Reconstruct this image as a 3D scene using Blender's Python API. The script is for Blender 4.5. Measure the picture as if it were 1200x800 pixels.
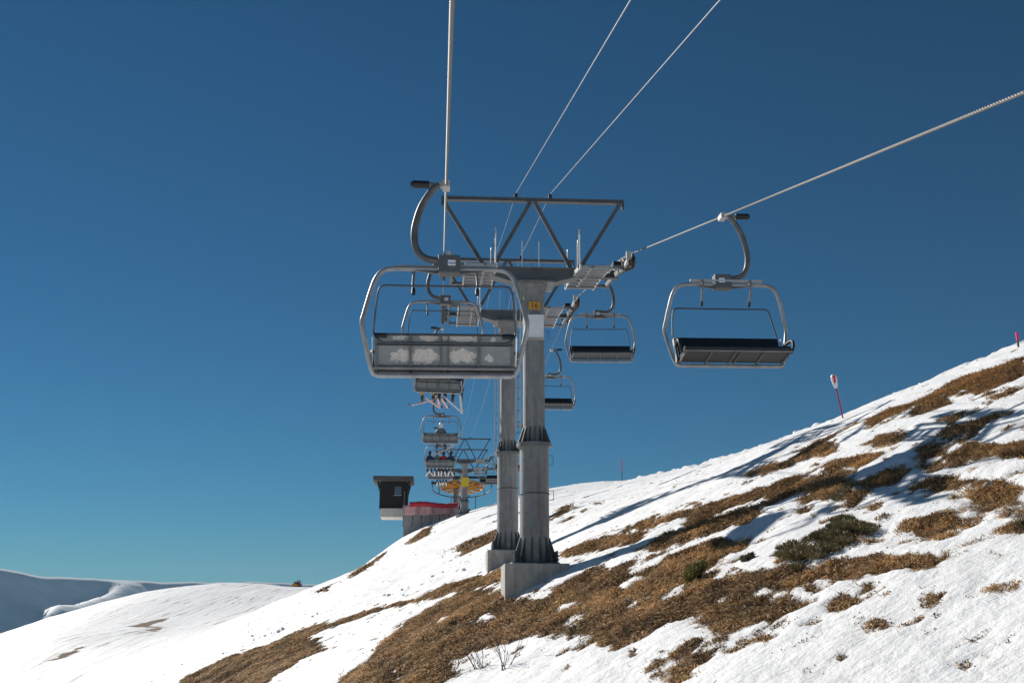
import bpy, bmesh, math, random
import numpy as np
from mathutils import Vector, Matrix, Quaternion

# ------------------------------------------------------------------ clear
for o in list(bpy.data.objects): bpy.data.objects.remove(o, do_unlink=True)
SC = bpy.context.scene
COL = SC.collection
random.seed(7); RNG = np.random.default_rng(11)

# ------------------------------------------------------------------ camera
F = 1300.0                                   # focal length in photo pixels (1200 wide)
PITCH = math.atan(320 / 1300); YAW = math.radians(3.74)
cp_, sp_ = math.cos(PITCH), math.sin(PITCH)
FW = np.array([math.sin(YAW) * cp_, math.cos(YAW) * cp_, sp_])
RT = np.array([math.cos(YAW), -math.sin(YAW), 0.0])
UP = np.cross(RT, FW)
cam = bpy.data.cameras.new('camera'); cam_o = bpy.data.objects.new('camera', cam); COL.objects.link(cam_o)
cam.sensor_width = 36; cam.lens = F / 1200 * 36; cam.clip_start = .05; cam.clip_end = 20000
cam_o.matrix_world = Matrix(((RT[0], UP[0], -FW[0], 0), (RT[1], UP[1], -FW[1], 0), (RT[2], UP[2], -FW[2], 0), (0, 0, 0, 1)))
SC.camera = cam_o
SC.render.resolution_x = 1024; SC.render.resolution_y = 682

# ------------------------------------------------------------------ sky, sun, exposure
SUN_EL = math.radians(29.5); SUN_AZ = math.radians(-39)      # azimuth from +Y towards +X
W = bpy.data.worlds.new('World'); SC.world = W; W.use_nodes = True
nt = W.node_tree; nt.nodes.clear()
sky = nt.nodes.new('ShaderNodeTexSky'); sky.sky_type = 'NISHITA'; sky.sun_disc = False
sky.sun_elevation = SUN_EL; sky.sun_rotation = SUN_AZ
sky.altitude = 2200; sky.air_density = 1.0; sky.dust_density = 0.0; sky.ozone_density = 6.0
bg = nt.nodes.new('ShaderNodeBackground'); bg.inputs['Strength'].default_value = 0.05
ow = nt.nodes.new('ShaderNodeOutputWorld')
tint = nt.nodes.new('ShaderNodeVectorMath'); tint.operation = 'MULTIPLY'; tint.inputs[1].default_value = (.27, .65, .67)   # deep, even blue of the clear high-altitude air
gm = nt.nodes.new('ShaderNodeGamma'); gm.inputs[1].default_value = 1.06; nt.links.new(sky.outputs[0], gm.inputs[0]); nt.links.new(gm.outputs[0], tint.inputs[0]); nt.links.new(tint.outputs[0], bg.inputs[0]); nt.links.new(bg.outputs[0], ow.inputs[0])
sl = bpy.data.lights.new('sun', 'SUN'); sl.energy = 5.0; sl.angle = math.radians(.55); sl.color = (1, .955, .89)
so = bpy.data.objects.new('sun', sl); COL.objects.link(so)
SUND = Vector((math.sin(SUN_AZ) * math.cos(SUN_EL), math.cos(SUN_AZ) * math.cos(SUN_EL), math.sin(SUN_EL)))
so.rotation_euler = SUND.to_track_quat('Z', 'Y').to_euler(); so.location = SUND * 60
SC.view_settings.view_transform = 'Standard'; SC.view_settings.look = 'None'
SC.view_settings.exposure = .2; SC.view_settings.gamma = 1
SC.render.engine = 'CYCLES'

# ------------------------------------------------------------------ helpers
def ray(px, py): return FW + RT * ((px - 600) / F) + UP * ((400 - py) / F)
def at_y(px, py, Y):
    r = ray(px, py); return r * (Y / r[1])

def tag(o, label=None, cat=None, group=None, kind=None):
    if label: o['label'] = label
    if cat: o['category'] = cat
    if group: o['group'] = group
    if kind: o['kind'] = kind
    return o

def empty(name, loc=(0, 0, 0), rz=0.0):
    o = bpy.data.objects.new(name, None); COL.objects.link(o)
    o.location = loc; o.rotation_euler = (0, 0, rz); o.empty_display_size = .2
    return o

def copy_tree(o, parent=None):
    c = o.copy(); COL.objects.link(c); c.parent = parent
    for ch in o.children: copy_tree(ch, c)
    return c

class MB:
    """collects shapes, then links them as one mesh object"""
    def __init__(s): s.v = []; s.f = []; s.sm = []; s.mi = []; s.m = 0
    def add(s, vs, fs, smooth=False):
        n = len(s.v); s.v += [tuple(map(float, p)) for p in vs]
        for f in fs: s.f.append([i + n for i in f]); s.sm.append(smooth); s.mi.append(s.m)
        return s
    def box(s, c, d, R=None):
        hx, hy, hz = d[0] / 2, d[1] / 2, d[2] / 2
        vs = [Vector((x, y, z)) for x in (-hx, hx) for y in (-hy, hy) for z in (-hz, hz)]
        if R is not None: vs = [R @ p for p in vs]
        vs = [p + Vector(c) for p in vs]
        return s.add(vs, [(0, 1, 3, 2), (4, 6, 7, 5), (0, 4, 5, 1), (2, 3, 7, 6), (0, 2, 6, 4), (1, 5, 7, 3)])
    def beam(s, p0, p1, w, h, up=(0, 0, 1)):
        p0 = Vector(p0); p1 = Vector(p1); d = (p1 - p0).normalized(); u = Vector(up)
        if abs(d.dot(u)) > .99: u = Vector((0, 1, 0))
        r = d.cross(u).normalized(); u = r.cross(d)
        vs = [p + r * (a * w / 2) + u * (b * h / 2) for p in (p0, p1) for a, b in ((-1, -1), (1, -1), (1, 1), (-1, 1))]
        return s.add(vs, [(3, 2, 1, 0), (4, 5, 6, 7), (0, 1, 5, 4), (1, 2, 6, 5), (2, 3, 7, 6), (3, 0, 4, 7)])
    def tube(s, pts, r, n=10, closed=False, caps=True, smooth=True):
        P = [Vector(p) for p in pts]; m = len(P)
        rs = r if isinstance(r, (list, tuple)) else [r] * m
        T = []
        for i in range(m):
            a = P[(i - 1) % m] if (i > 0 or closed) else P[i]; b = P[(i + 1) % m] if (i < m - 1 or closed) else P[i]
            T.append((b - a).normalized())
        u = Vector((0, 0, 1)) if abs(T[0].z) < .9 else Vector((1, 0, 0))
        u = (u - T[0] * u.dot(T[0])).normalized(); vs = []
        for i in range(m):
            if i: u = (u - T[i] * u.dot(T[i])).normalized()
            w = T[i].cross(u)
            for k in range(n):
                a = 2 * math.pi * k / n; vs.append(P[i] + (u * math.cos(a) + w * math.sin(a)) * rs[i])
        fs = []
        for i in range(m if closed else m - 1):
            j = (i + 1) % m
            for k in range(n):
                l = (k + 1) % n; fs.append((i * n + k, i * n + l, j * n + l, j * n + k))
        s.add(vs, fs, smooth)
        if caps and not closed:
            s.add(vs[:n], [tuple(range(n - 1, -1, -1))]); s.add(vs[-n:], [tuple(range(n))])
        return s
    def cyl(s, p0, p1, r, n=12, r2=None, smooth=True): return s.tube([p0, p1], [r, r if r2 is None else r2], n, smooth=smooth)
    def prism(s, pts, axis, a, b):
        """outline pts (two coords) extruded along axis from a to b"""
        def mk(p, t): return {'x': (t, p[0], p[1]), 'y': (p[0], t, p[1]), 'z': (p[0], p[1], t)}[axis]
        n = len(pts); vs = [mk(p, a) for p in pts] + [mk(p, b) for p in pts]
        return s.add(vs, [tuple(range(n - 1, -1, -1)), tuple(range(n, 2 * n))] + [(i, (i + 1) % n, n + (i + 1) % n, n + i) for i in range(n)])
    def mesh(s, name, mats, origin=(0, 0, 0)):
        me = bpy.data.meshes.new(name); o = origin
        me.from_pydata([(p[0] - o[0], p[1] - o[1], p[2] - o[2]) for p in s.v], [], s.f)
        me.polygons.foreach_set('use_smooth', s.sm); me.polygons.foreach_set('material_index', s.mi)
        for m in (mats if isinstance(mats, (list, tuple)) else [mats]): me.materials.append(m)
        bm = bmesh.new(); bm.from_mesh(me); bmesh.ops.recalc_face_normals(bm, faces=bm.faces); bm.to_mesh(me); bm.free()
        me.update(); return me
    def build(s, name, mats, parent=None, origin=(0, 0, 0), bevel=0):
        o = bpy.data.objects.new(name, s.mesh(name, mats, origin)); COL.objects.link(o)
        if parent is not None: o.parent = parent
        else: o.location = origin
        if bevel:
            b = o.modifiers.new('bevel', 'BEVEL'); b.width = bevel; b.segments = 2; b.limit_method = 'ANGLE'
        return o

def inst(mesh, name, parent, loc=(0, 0, 0), rot=(0, 0, 0), scale=(1, 1, 1)):
    o = bpy.data.objects.new(name, mesh); COL.objects.link(o); o.parent = parent
    o.location = loc; o.rotation_euler = rot; o.scale = scale
    return o

def spline(pts, k=6):
    P = [np.array(p, float) for p in pts]; P = [2 * P[0] - P[1]] + P + [2 * P[-1] - P[-2]]; out = []
    for i in range(1, len(P) - 2):
        for t in np.arange(k) / k:
            a, b, c, d = P[i - 1:i + 3]
            out.append(tuple(.5 * (2 * b + (c - a) * t + (2 * a - 5 * b + 4 * c - d) * t * t + (3 * b - a - 3 * c + d) * t ** 3)))
    out.append(tuple(P[-2])); return out

# ---- numpy noise
def _h(ix, iy, s):
    n = (ix.astype(np.int64) * 374761393 + iy.astype(np.int64) * 668265263 + s * 974634777) & 0xffffffff
    n = ((n ^ (n >> 13)) * 1274126177) & 0xffffffff
    n = ((n ^ (n >> 16)) * 2246822519) & 0xffffffff
    return ((n ^ (n >> 15)) & 0xffffff) / float(0xffffff)
def vn(x, y, s=0):
    ix = np.floor(x); iy = np.floor(y); fx = x - ix; fy = y - iy
    fx = fx * fx * fx * (fx * (fx * 6 - 15) + 10); fy = fy * fy * fy * (fy * (fy * 6 - 15) + 10)
    a = _h(ix, iy, s); b = _h(ix + 1, iy, s); c = _h(ix, iy + 1, s); d = _h(ix + 1, iy + 1, s)
    return (a + (b - a) * fx + (c - a) * fy + (a - b - c + d) * fx * fy) * 2 - 1
def fbm(x, y, s=0, o=4):
    t = 0; a = 1.0; n = 0
    for i in range(o):
        t = t + a * vn(x * 2 ** i + 17.3 * i, y * 2 ** i - 9.1 * i, s + i); n += a; a *= .5
    return t / n
def sstep(a, b, x):
    t = np.clip((x - a) / (b - a), 0, 1); return t * t * (3 - 2 * t)

# ------------------------------------------------------------------ materials
MATS = {}
def material(name):
    m = bpy.data.materials.new(name); m.use_nodes = True; MATS[name] = m
    return m, m.node_tree, m.node_tree.nodes['Principled BSDF']
def N(nt, t, **kw):
    n = nt.nodes.new(t)
    for k, v in kw.items():
        if k in n.inputs: n.inputs[k].default_value = v
        else: setattr(n, k, v)
    return n
def ramp(nt, stops, fac):
    r = nt.nodes.new('ShaderNodeValToRGB'); e = r.color_ramp.elements
    while len(e) < len(stops): e.new(.5)
    for i, (p, c) in enumerate(stops):
        e[i].position = p; e[i].color = tuple(c) + (1,) if len(c) == 3 else c
    nt.links.new(fac, r.inputs[0]); return r.outputs[0]
def simple(name, col, rough=.5, metal=0.0, var=.25, scale=6.0, bump=0.0, bscale=40.0, stretch=(1, 1, 1)):
    m, nt, b = material(name)
    tc = N(nt, 'ShaderNodeTexCoord'); mp = N(nt, 'ShaderNodeMapping'); mp.inputs['Scale'].default_value = stretch
    nt.links.new(tc.outputs['Object'], mp.inputs[0])
    nz = N(nt, 'ShaderNodeTexNoise', Scale=scale, Detail=6.0, Roughness=.65); nt.links.new(mp.outputs[0], nz.inputs['Vector'])
    lo = tuple(c * (1 - var) for c in col); hi = tuple(min(1, c * (1 + var)) for c in col)
    nt.links.new(ramp(nt, [(.3, lo), (.7, hi)], nz.outputs[0]), b.inputs['Base Color'])
    b.inputs['Roughness'].default_value = rough; b.inputs['Metallic'].default_value = metal
    if bump:
        n2 = N(nt, 'ShaderNodeTexNoise', Scale=bscale, Detail=4.0); nt.links.new(mp.outputs[0], n2.inputs['Vector'])
        bp = N(nt, 'ShaderNodeBump', Strength=bump, Distance=.02); nt.links.new(n2.outputs[0], bp.inputs['Height']); nt.links.new(bp.outputs[0], b.inputs['Normal'])
    return m
galv = simple('galvanised_steel', (.17, .172, .175), .5, .2, .3, 5, .1, 60)
galv_mast = simple('weathered_galvanised_mast', (.25, .248, .245), .6, .1, .35, 2.2, .08, 40, (1, 1, .35))
def mast_mat():
    m, nt, b = material('streaked_galvanised_mast'); L = nt.links.new
    tc = N(nt, 'ShaderNodeTexCoord')
    def nz(sc, det, st):
        mp = N(nt, 'ShaderNodeMapping'); mp.inputs['Scale'].default_value = st; L(tc.outputs['Object'], mp.inputs[0])
        n = N(nt, 'ShaderNodeTexNoise', Scale=sc, Detail=det, Roughness=.65); L(mp.outputs[0], n.inputs['Vector']); return n.outputs[0]
    base = ramp(nt, [(.3, (.19, .192, .195)), (.7, (.34, .34, .337))], nz(2.5, 7.0, (1, 1, .5)))
    vo = N(nt, 'ShaderNodeTexVoronoi', Scale=22.0); L(tc.outputs['Object'], vo.inputs['Vector'])
    sp = N(nt, 'ShaderNodeMix', data_type='RGBA', blend_type='MULTIPLY'); sp.inputs[0].default_value = .22; L(base, sp.inputs[6]); L(vo.outputs['Color'], sp.inputs[7])
    st = ramp(nt, [(.52, (0, 0, 0)), (.75, (.75, .75, .75))], nz(7.0, 5.0, (1, 1, .06)))
    mx = N(nt, 'ShaderNodeMix', data_type='RGBA'); L(st, mx.inputs[0]); L(sp.outputs[2], mx.inputs[6]); mx.inputs[7].default_value = (.12, .095, .075, 1)
    L(mx.outputs[2], b.inputs['Base Color']); b.inputs['Roughness'].default_value = .58; b.inputs['Metallic'].default_value = .12
    return m
galv_bright = simple('bright_zinc', (.42, .42, .42), .45, .2, .15, 8)
hanger_m = simple('dull_grey_steel', (.105, .107, .11), .5, .15, .3, 6)
frame_m = simple('pale_galvanised_tube', (.30, .305, .31), .42, .3, .25, 6)
dark_steel = simple('dark_painted_steel', (.07, .078, .085), .5, .3, .3, 6)
grey_paint = simple('grey_painted_steel', (.105, .112, .118), .5, .2, .2, 5)
rope_m = simple('wire_rope', (.125, .12, .115), .55, .3, .25, 30)
cable_m = simple('cable_sheath', (.28, .285, .29), .5, .2, .1, 5)
rubber = simple('black_rubber', (.012, .012, .013), .6, 0, .3, 10)
cushion = simple('black_vinyl', (.012, .013, .016), .45, 0, .3, 8, .1, 30)
panel_grey = simple('grey_moulded_panel', (.16, .175, .185), .55, 0, .18, 7, .15, 120)
under_grey = simple('grey_seat_pan', (.035, .037, .04), .5, .1, .25, 6)
white_metal = simple('white_enamel', (.80, .81, .82), .45, 0, .08, 6)
galv_mast = mast_mat()
yellow_m = simple('yellow_sign', (.62, .30, .03), .5, 0, .12, 20)
yellow_p = simple('yellow_plate', (.75, .52, .02), .5, 0, .08, 6)
orange_m = simple('orange_paint', (.62, .28, .025), .45, 0, .2, 4)
black_p = simple('black_print', (.03, .025, .02), .6, 0, .1)
label_m = simple('white_sticker', (.7, .72, .75), .4, 0, .03)
blue_m = simple('blue_print', (.1, .2, .4), .5, 0, .05)
concrete = simple('concrete', (.40, .38, .345), .85, 0, .35, 2.6, .4, 50, (1.5, 1.5, .45))
concrete_l = simple('pale_concrete', (.55, .52, .47), .85, 0, .15, 3, .2, 60)
wood_d = simple('dark_stained_wood', (.014, .010, .009), .8, 0, .35, 5, .2, 40, (6, 6, .6))
roof_m = simple('grey_roof_board', (.09, .08, .075), .8, 0, .25, 4)
net_red = simple('red_safety_fabric', (.62, .025, .04), .7, 0, .2, 3, .4, 6)
net_pink = simple('faded_pink_mesh', (.66, .38, .37), .8, 0, .25, 5, .2, 30)
glass_m = simple('window_glass', (.10, .13, .17), .12, 0, .2, 2)
pink_m = simple('pink_marker', (.75, .03, .16), .5, 0, .1)
purple_m = simple('magenta_marker', (.40, .01, .08), .5, 0, .2, 3)
liner_shade_m = simple('brown_liner_and_slat_shade', (.12, .06, .045), .7, 0, .4, 30)
bark = simple('twig_bark', (.07, .045, .035), .8, 0, .3, 30)

def peel_panel():
    """grey back panel with irregular pale areas where the coating has peeled off (flat wear)"""
    m, nt, b = material('peeling_grey_panel')
    tc = N(nt, 'ShaderNodeTexCoord'); sx = N(nt, 'ShaderNodeSeparateXYZ'); nt.links.new(tc.outputs['Object'], sx.inputs[0])
    nz = N(nt, 'ShaderNodeTexNoise', Scale=11.0, Detail=10.0, Roughness=.74); nt.links.new(tc.outputs['Object'], nz.inputs['Vector'])
    best = None
    for (cx, cz, rx, rz) in [(-.55, -2.40, .15, .07), (-.25, -2.40, .19, .10), (.24, -2.395, .17, .085), (.58, -2.42, .05, .05), (.22, -2.185, .19, .035), (-.24, -2.18, .12, .045), (-.58, -2.185, .1, .03), (.0, -2.175, .04, .03), (.40, -2.20, .04, .05), (.62, -2.19, .03, .03)]:
        def mth(op, a, v):
            n = N(nt, 'ShaderNodeMath', operation=op)
            nt.links.new(a, n.inputs[0])
            if isinstance(v, (int, float)): n.inputs[1].default_value = v
            else: nt.links.new(v, n.inputs[1])
            return n.outputs[0]
        dx = mth('DIVIDE', mth('SUBTRACT', sx.outputs[0], cx), rx); dz = mth('DIVIDE', mth('SUBTRACT', sx.outputs[2], cz), rz)
        d = mth('ADD', mth('MULTIPLY', dx, dx), mth('MULTIPLY', dz, dz))
        best = d if best is None else mth('MINIMUM', best, d)
    a = N(nt, 'ShaderNodeMath', operation='MULTIPLY_ADD'); nt.links.new(nz.outputs[0], a.inputs[0]); a.inputs[1].default_value = -6.0
    c = N(nt, 'ShaderNodeMath', operation='ADD'); nt.links.new(best, a.inputs[2]); nt.links.new(a.outputs[0], c.inputs[0]); c.inputs[1].default_value = 2.6
    n2 = N(nt, 'ShaderNodeTexNoise', Scale=30.0, Detail=4.0); nt.links.new(tc.outputs['Object'], n2.inputs['Vector'])
    pale = ramp(nt, [(.3, (.42, .385, .355)), (.7, (.58, .54, .51))], n2.outputs[0])
    grey = ramp(nt, [(.3, (.17, .185, .195)), (.7, (.25, .265, .275))], nz.outputs[0])
    fac = ramp(nt, [(.45, (1, 1, 1)), (.62, (0, 0, 0))], c.outputs[0])
    mx = N(nt, 'ShaderNodeMix', data_type='RGBA'); nt.links.new(fac, mx.inputs[0]); nt.links.new(grey, mx.inputs[6]); nt.links.new(pale, mx.inputs[7])
    nt.links.new(mx.outputs[2], b.inputs['Base Color']); b.inputs['Roughness'].default_value = .6
    return m
peel = peel_panel()

# ------------------------------------------------------------------ terrain heights
CP = []
def w(px, py, Y): CP.append(tuple(at_y(px, py, Y)))
for q in [(1290, 386, 30), (1200, 418, 34), (1137, 443, 36), (1050, 480, 39.5), (987, 504, 43), (887, 534, 52), (820, 551, 63), (748, 564, 86), (683, 567, 120)]: w(*q)
RIDGE = list(CP)
for (x, y, z) in RIDGE: CP.append((x + 9, y + 1, z - .3)); CP.append((x + 28, y + 4, z - 4))
w(585, 707, 28.3); w(571, 670, 39.2); w(547, 603, 106.6)
CP += [(2.4, 0, -3.4), (2.4, -30, -7.2), (14, 0, 1.4), (22, 12, 6.3), (20, -20, 1.5), (2.4, 70, 5.2), (2.4, 122, 10.3), (2.4, 150, 10.5), (2.4, 210, 8), (20, 180, 15.5), (22, 230, 12)]
w(475, 628, 114); w(425, 664, 113); w(390, 688, 113); w(400, 681, 100)
CP += [(-10, 30, -4.6), (-10, 60, -1.2), (-12, 90, 1.2), (-10, 0, -8.5), (-30, 30, -12), (-22, 62, -6.2), (-45, 60, -14), (-12, -30, -13)]
for q in [(82, 748, 125), (0, 752, 178), (108, 718, 175), (143, 702, 208), (200, 689, 232), (245, 684, 250), (341, 688, 258), (300, 684, 256), (300, 715, 170), (200, 740, 135)]: w(*q)
CP += [(-52, 320, 3), (-30, 320, 3), (-10, 300, 3.5), (-95, 250, -6), (-115, 190, -18), (-85, 120, -16), (-70, 30, -24), (10, 320, 2), (60, 300, 0), (80, 120, 3), (80, 40, 1), (70, -30, -5), (-60, -40, -26), (-12, 180, 4), (-60, 420, -12), (20, 420, -10), (-120, 330, -18)]
CP = np.array(CP); SYX = np.array([1.0, 1 / 1.8])
def tps(r2): return np.where(r2 > 1e-9, .5 * r2 * np.log(np.maximum(r2, 1e-9)), 0)
def _fit():
    X = CP[:, :2] * SYX; n = len(X); K = tps(((X[:, None] - X[None]) ** 2).sum(-1)) + np.eye(n) * 2
    Pm = np.c_[np.ones(n), X]; A = np.block([[K, Pm], [Pm.T, np.zeros((3, 3))]])
    return X, np.linalg.solve(A, np.r_[CP[:, 2], 0, 0, 0])
XC, WT = _fit()
def H0(x, y):
    x = np.asarray(x, float); y = np.asarray(y, float); q = np.c_[x.ravel() * SYX[0], y.ravel() * SYX[1]]; out = np.zeros(len(q))
    for i in range(0, len(q), 40000):
        b = q[i:i + 40000]; out[i:i + 40000] = tps(((b[:, None] - XC[None]) ** 2).sum(-1)) @ WT[:-3] + WT[-3] + b @ WT[-2:]
    return out.reshape(x.shape)
def hit(px, py):
    """where the sight line of a photo pixel meets the ground"""
    r = ray(px, py); t = np.concatenate([np.arange(6, 70, .25), np.arange(70, 320, 1.0)]); p = r[None] * t[:, None]
    g = p[:, 2] < H0(p[:, 0], p[:, 1])
    if not g.any(): return None
    i = max(1, int(np.argmax(g))); ts = np.linspace(t[i - 1], t[i], 12); p = r[None] * ts[:, None]
    return p[np.argmax(p[:, 2] < H0(p[:, 0], p[:, 1]) + 1e-6)]

# bare patches of ground, outlined from the photograph and laid on the slope
PATCH = [
 [(653,655),(678,641),(714,629),(748,626),(752,630),(746,639),(714,645),(674,656),(653,659)],
 [(715,627),(766,609),(820,595),(842,589),(887,576),(915,566),(935,560),(930,570),(900,584),(865,594),(845,602),(800,612),(760,622)],
 [(746,646),(761,637),(793,623),(802,614),(836,605),(878,596),(900,590),(890,604),(865,619),(831,628),(815,635),(793,644),(766,650),(748,651)],
 [(640,700),(662,683),(696,668),(714,670),(730,666),(748,666),(775,668),(797,650),(820,639),(833,633),(885,629),(881,641),(848,657),(826,671),(885,671),(936,663),(980,657),(1017,653),(1064,650),(1108,657),(1090,668),(1064,666),(1024,681),(995,692),(973,683),(936,683),(929,694),(951,707),(921,725),(881,736),(848,745),(830,740),(833,729),(808,721),(782,725),(760,738),(725,760),(692,752),(646,739),(612,747),(580,757),(530,778),(535,795),(480,830),(380,830),(400,796),(440,762),(483,727),(517,706),(546,693),(580,688),(600,705)],
 [(217,795),(270,770),(319,756),(347,742),(389,732),(424,718),(473,706),(515,690),(550,676),(583,669),(590,680),(571,684),(543,695),(494,704),(452,713),(396,735),(364,749),(382,762),(354,774),(333,788),(315,802),(263,812),(200,812)],
 [(930,530),(962,519),(1000,500),(1040,485),(1075,472),(1112,453),(1150,438),(1210,422),(1210,440),(1175,455),(1165,460),(1137,471),(1125,465),(1105,472),(1110,480),(1085,487),(1075,480),(1045,492),(1020,505),(1005,500),(982,510),(962,525),(940,529)],
 [(925,540),(945,531),(980,525),(985,530),(957,539),(915,550),(885,562),(880,554)],
 [(1030,515),(1050,507),(1060,510),(1045,522),(1030,525)],
 [(1100,495),(1132,485),(1140,487),(1120,496),(1102,498)],
 [(1110,505),(1165,489),(1170,491),(1140,507),(1107,514)],
 [(1080,527),(1135,512),(1125,525),(1150,527),(1210,518),(1210,530),(1170,535),(1130,542),(1100,547),(1072,542)],
 [(962,550),(990,542),(1027,537),(1010,545),(970,554)],
 [(900,573),(932,562),(982,560),(1000,570),(1040,550),(1070,550),(1040,565),(1012,575),(1000,592),(985,585),(982,592),(962,585),(950,595),(925,585),(900,595)],
 [(1055,575),(1075,562),(1115,552),(1150,552),(1215,550),(1215,602),(1175,592),(1140,587),(1120,572),(1085,570)],
 [(1002,593),(1039,582),(1017,600)], [(1057,617),(1090,608),(1127,604),(1149,600),(1119,615),(1079,626)],
 [(1167,628),(1210,604),(1210,620)], [(1053,637),(1088,634),(1068,643)], [(1134,703),(1171,687),(1149,702)],
 [(984,730),(1031,728),(1028,740),(995,737)], [(1061,721),(1086,708),(1086,719)], [(976,721),(995,706),(998,713)],
 [(1053,740),(1077,728),(1072,739)], [(1092,727),(1107,721),(1100,729)], [(874,752),(899,744),(899,753)],
 [(798,779),(822,765),(846,756),(830,769),(808,783)], [(758,771),(780,775),(762,785)], [(760,790),(791,786),(780,793)], [(786,770),(800,763),(797,773)],
 [(640,614),(655,598),(671,590),(669,598),(655,606)], [(676,601),(688,595),(684,601)], [(660,610),(672,604),(667,610)],
 [(532,639),(560,628),(584,619),(584,633),(543,649)], [(476,637),(495,622),(509,616),(500,629),(485,637)],
 [(408,676),(440,655),(452,647),(440,660),(415,676)], [(368,694),(392,682),(384,692)],
 [(150,735),(168,729),(203,721),(186,730),(170,736)], [(172,739),(188,732),(192,734),(178,741)], [(64,772),(96,759),(100,761),(70,775)],
 [(1165,440),(1200,432),(1190,445)], [(1150,470),(1200,456),(1190,468),(1160,476)], [(935,640),(970,640),(1010,620),(1010,640),(960,650)],
]
SNOWIN = [  # snow left lying inside the big patches
 [(560,726),(572,720),(580,724),(570,731)], [(585,735),(603,728),(600,739),(588,741)], [(610,733),(632,727),(634,735),(616,740)], [(650,713),(668,703),(672,711),(660,716)],
 [(660,722),(685,717),(680,730),(665,728)], [(725,715),(748,703),(744,712),(735,716)], [(789,694),(805,683),(808,690),(795,697)], [(838,708),(850,700),(848,709)],
 [(894,690),(915,689),(910,697)], [(970,675),(990,667),(1010,668),(985,677)], [(1002,681),(1015,677),(1006,685)], [(505,730),(530,725),(520,733)], [(452,792),(472,782),(468,797)],
 [(720,690),(760,672),(770,676),(735,690)], [(700,662),(740,645),(770,648),(745,660),(716,667)], [(420,742),(455,728),(440,740)],
]
def polys(L):
    out = []
    for P in L:
        q = [hit(*p) for p in P]; q = [a[:2] for a in q if a is not None]
        if len(q) > 2: out.append(np.array(q))
    return out
def sdf(P, x, y):
    """signed distance, positive inside"""
    d = np.full(x.shape, 1e9); ins = np.zeros(x.shape, bool); n = len(P)
    for i in range(n):
        a = P[i]; b = P[(i + 1) % n]; e = b - a; l = max(1e-9, e @ e)
        t = np.clip(((x - a[0]) * e[0] + (y - a[1]) * e[1]) / l, 0, 1)
        d = np.minimum(d, np.hypot(x - a[0] - t * e[0], y - a[1] - t * e[1]))
        c = ((a[1] > y) != (b[1] > y)) & (x < e[0] * (y - a[1]) / (e[1] if abs(e[1]) > 1e-9 else 1e-9) + a[0]); ins ^= c
    return np.where(ins, d, -d)
PW = polys(PATCH); PS = polys(SNOWIN)
def field(x, y, L, pad=1.5):
    f = np.full(x.shape, -9.0)
    for P in L:
        lo = P.min(0) - pad; hi = P.max(0) + pad
        m = (x > lo[0]) & (x < hi[0]) & (y > lo[1]) & (y < hi[1])
        if m.any(): f[m] = np.maximum(f[m], sdf(P, x[m], y[m]))
    return f
def bare_field(x, y):
    """> 0 where the ground is bare (metres from the edge)"""
    wx = x + .16 * fbm(x * 1.6, y * 1.0, 41, 3); wy = y + .3 * fbm(x * 1.6 + 7, y * 1.0, 47, 3)
    f = np.clip(field(wx, wy, PW), -1.2, .42); s = field(wx, wy, PS)
    f = np.minimum(f, -s + .05); f0 = f
    n1 = fbm(x * 1.7, y * .9, 3, 5); n2 = fbm(x * 4.2, y * 3.0, 13, 5); n3 = fbm(x * 1.1 + 3, y * .55, 19, 4)
    f = f + .30 * n1 + .30 * n2 - .55 * np.maximum(0, n3 - .24) + .03
    f = np.maximum(f, .6 * (fbm(x * 3.4, y * 2.4, 29, 4) - .36 + .30 * np.minimum(f0, 0)))     # flecks of bare turf around the patches
    return f

RX = np.array([p[0] for p in RIDGE]); RY = np.array([p[1] for p in RIDGE]); _o = np.argsort(RY); RX, RY = RX[_o], RY[_o]
def height(x, y, bf=None):
    if bf is None: bf = bare_field(x, y)
    z = H0(x, y)
    near = sstep(75, 45, y) * sstep(-4, 9, y)
    bare = sstep(-.14, .14, bf)
    snow = .055 + .06 * fbm(x * .55, y * .3, 5, 4) + .035 * near * fbm(x * 2.6, y * 1.7, 9, 4)
    soil = .10 * fbm(x * 1.3, y * .9, 21, 4) * near + .09 * near * np.abs(fbm(x * 3.1, y * 2.4, 23, 2))
    z = z + snow * (1 - bare) + soil * bare
    z = z + .16 * fbm(x * .16, y * .07, 31, 3) * sstep(8, 20, y)
    # cloddy bank of pushed-up snow along the brow
    d = x - np.interp(y, RY, RX); bank = np.exp(-((d + .8) / 1.7) ** 2) * sstep(130, 80, y) * sstep(20, 28, y)
    z = z + bank * (.10 + .16 * np.maximum(0, fbm(x * 1.3, y * 1.1, 51, 3)) + .26 * np.maximum(0, vn(x * 2.3, y * 2.0, 53) - .25)) * (1 - bare)
    # groomer tracks along the piste to the left
    z = z + .05 * sstep(-4, -12, x) * vn(x * .9, y * .035, 61) + .035 * sstep(-3, -8, x) * vn(x * 2.1, y * .05, 67)
    return z

def grow(a, step, lim, g):
    out = []; s = step; v = a
    while (v < lim if step > 0 else v > lim): s *= g; v += s; out.append(v)
    return out
FS = .1
xs = sorted(grow(-11, -FS, -135, 1.035)) + list(np.arange(-11, 24.001, FS)) + grow(24, FS, 110, 1.06)
ys = sorted(grow(9, -FS, -60, 1.10)) + list(np.arange(9, 44.001, FS)) + grow(44, FS, 460, 1.014)
xs = np.array(xs); ys = np.array(ys); GX, GY = np.meshgrid(xs, ys)
BF = bare_field(GX, GY); GZ = height(GX, GY, BF)

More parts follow.
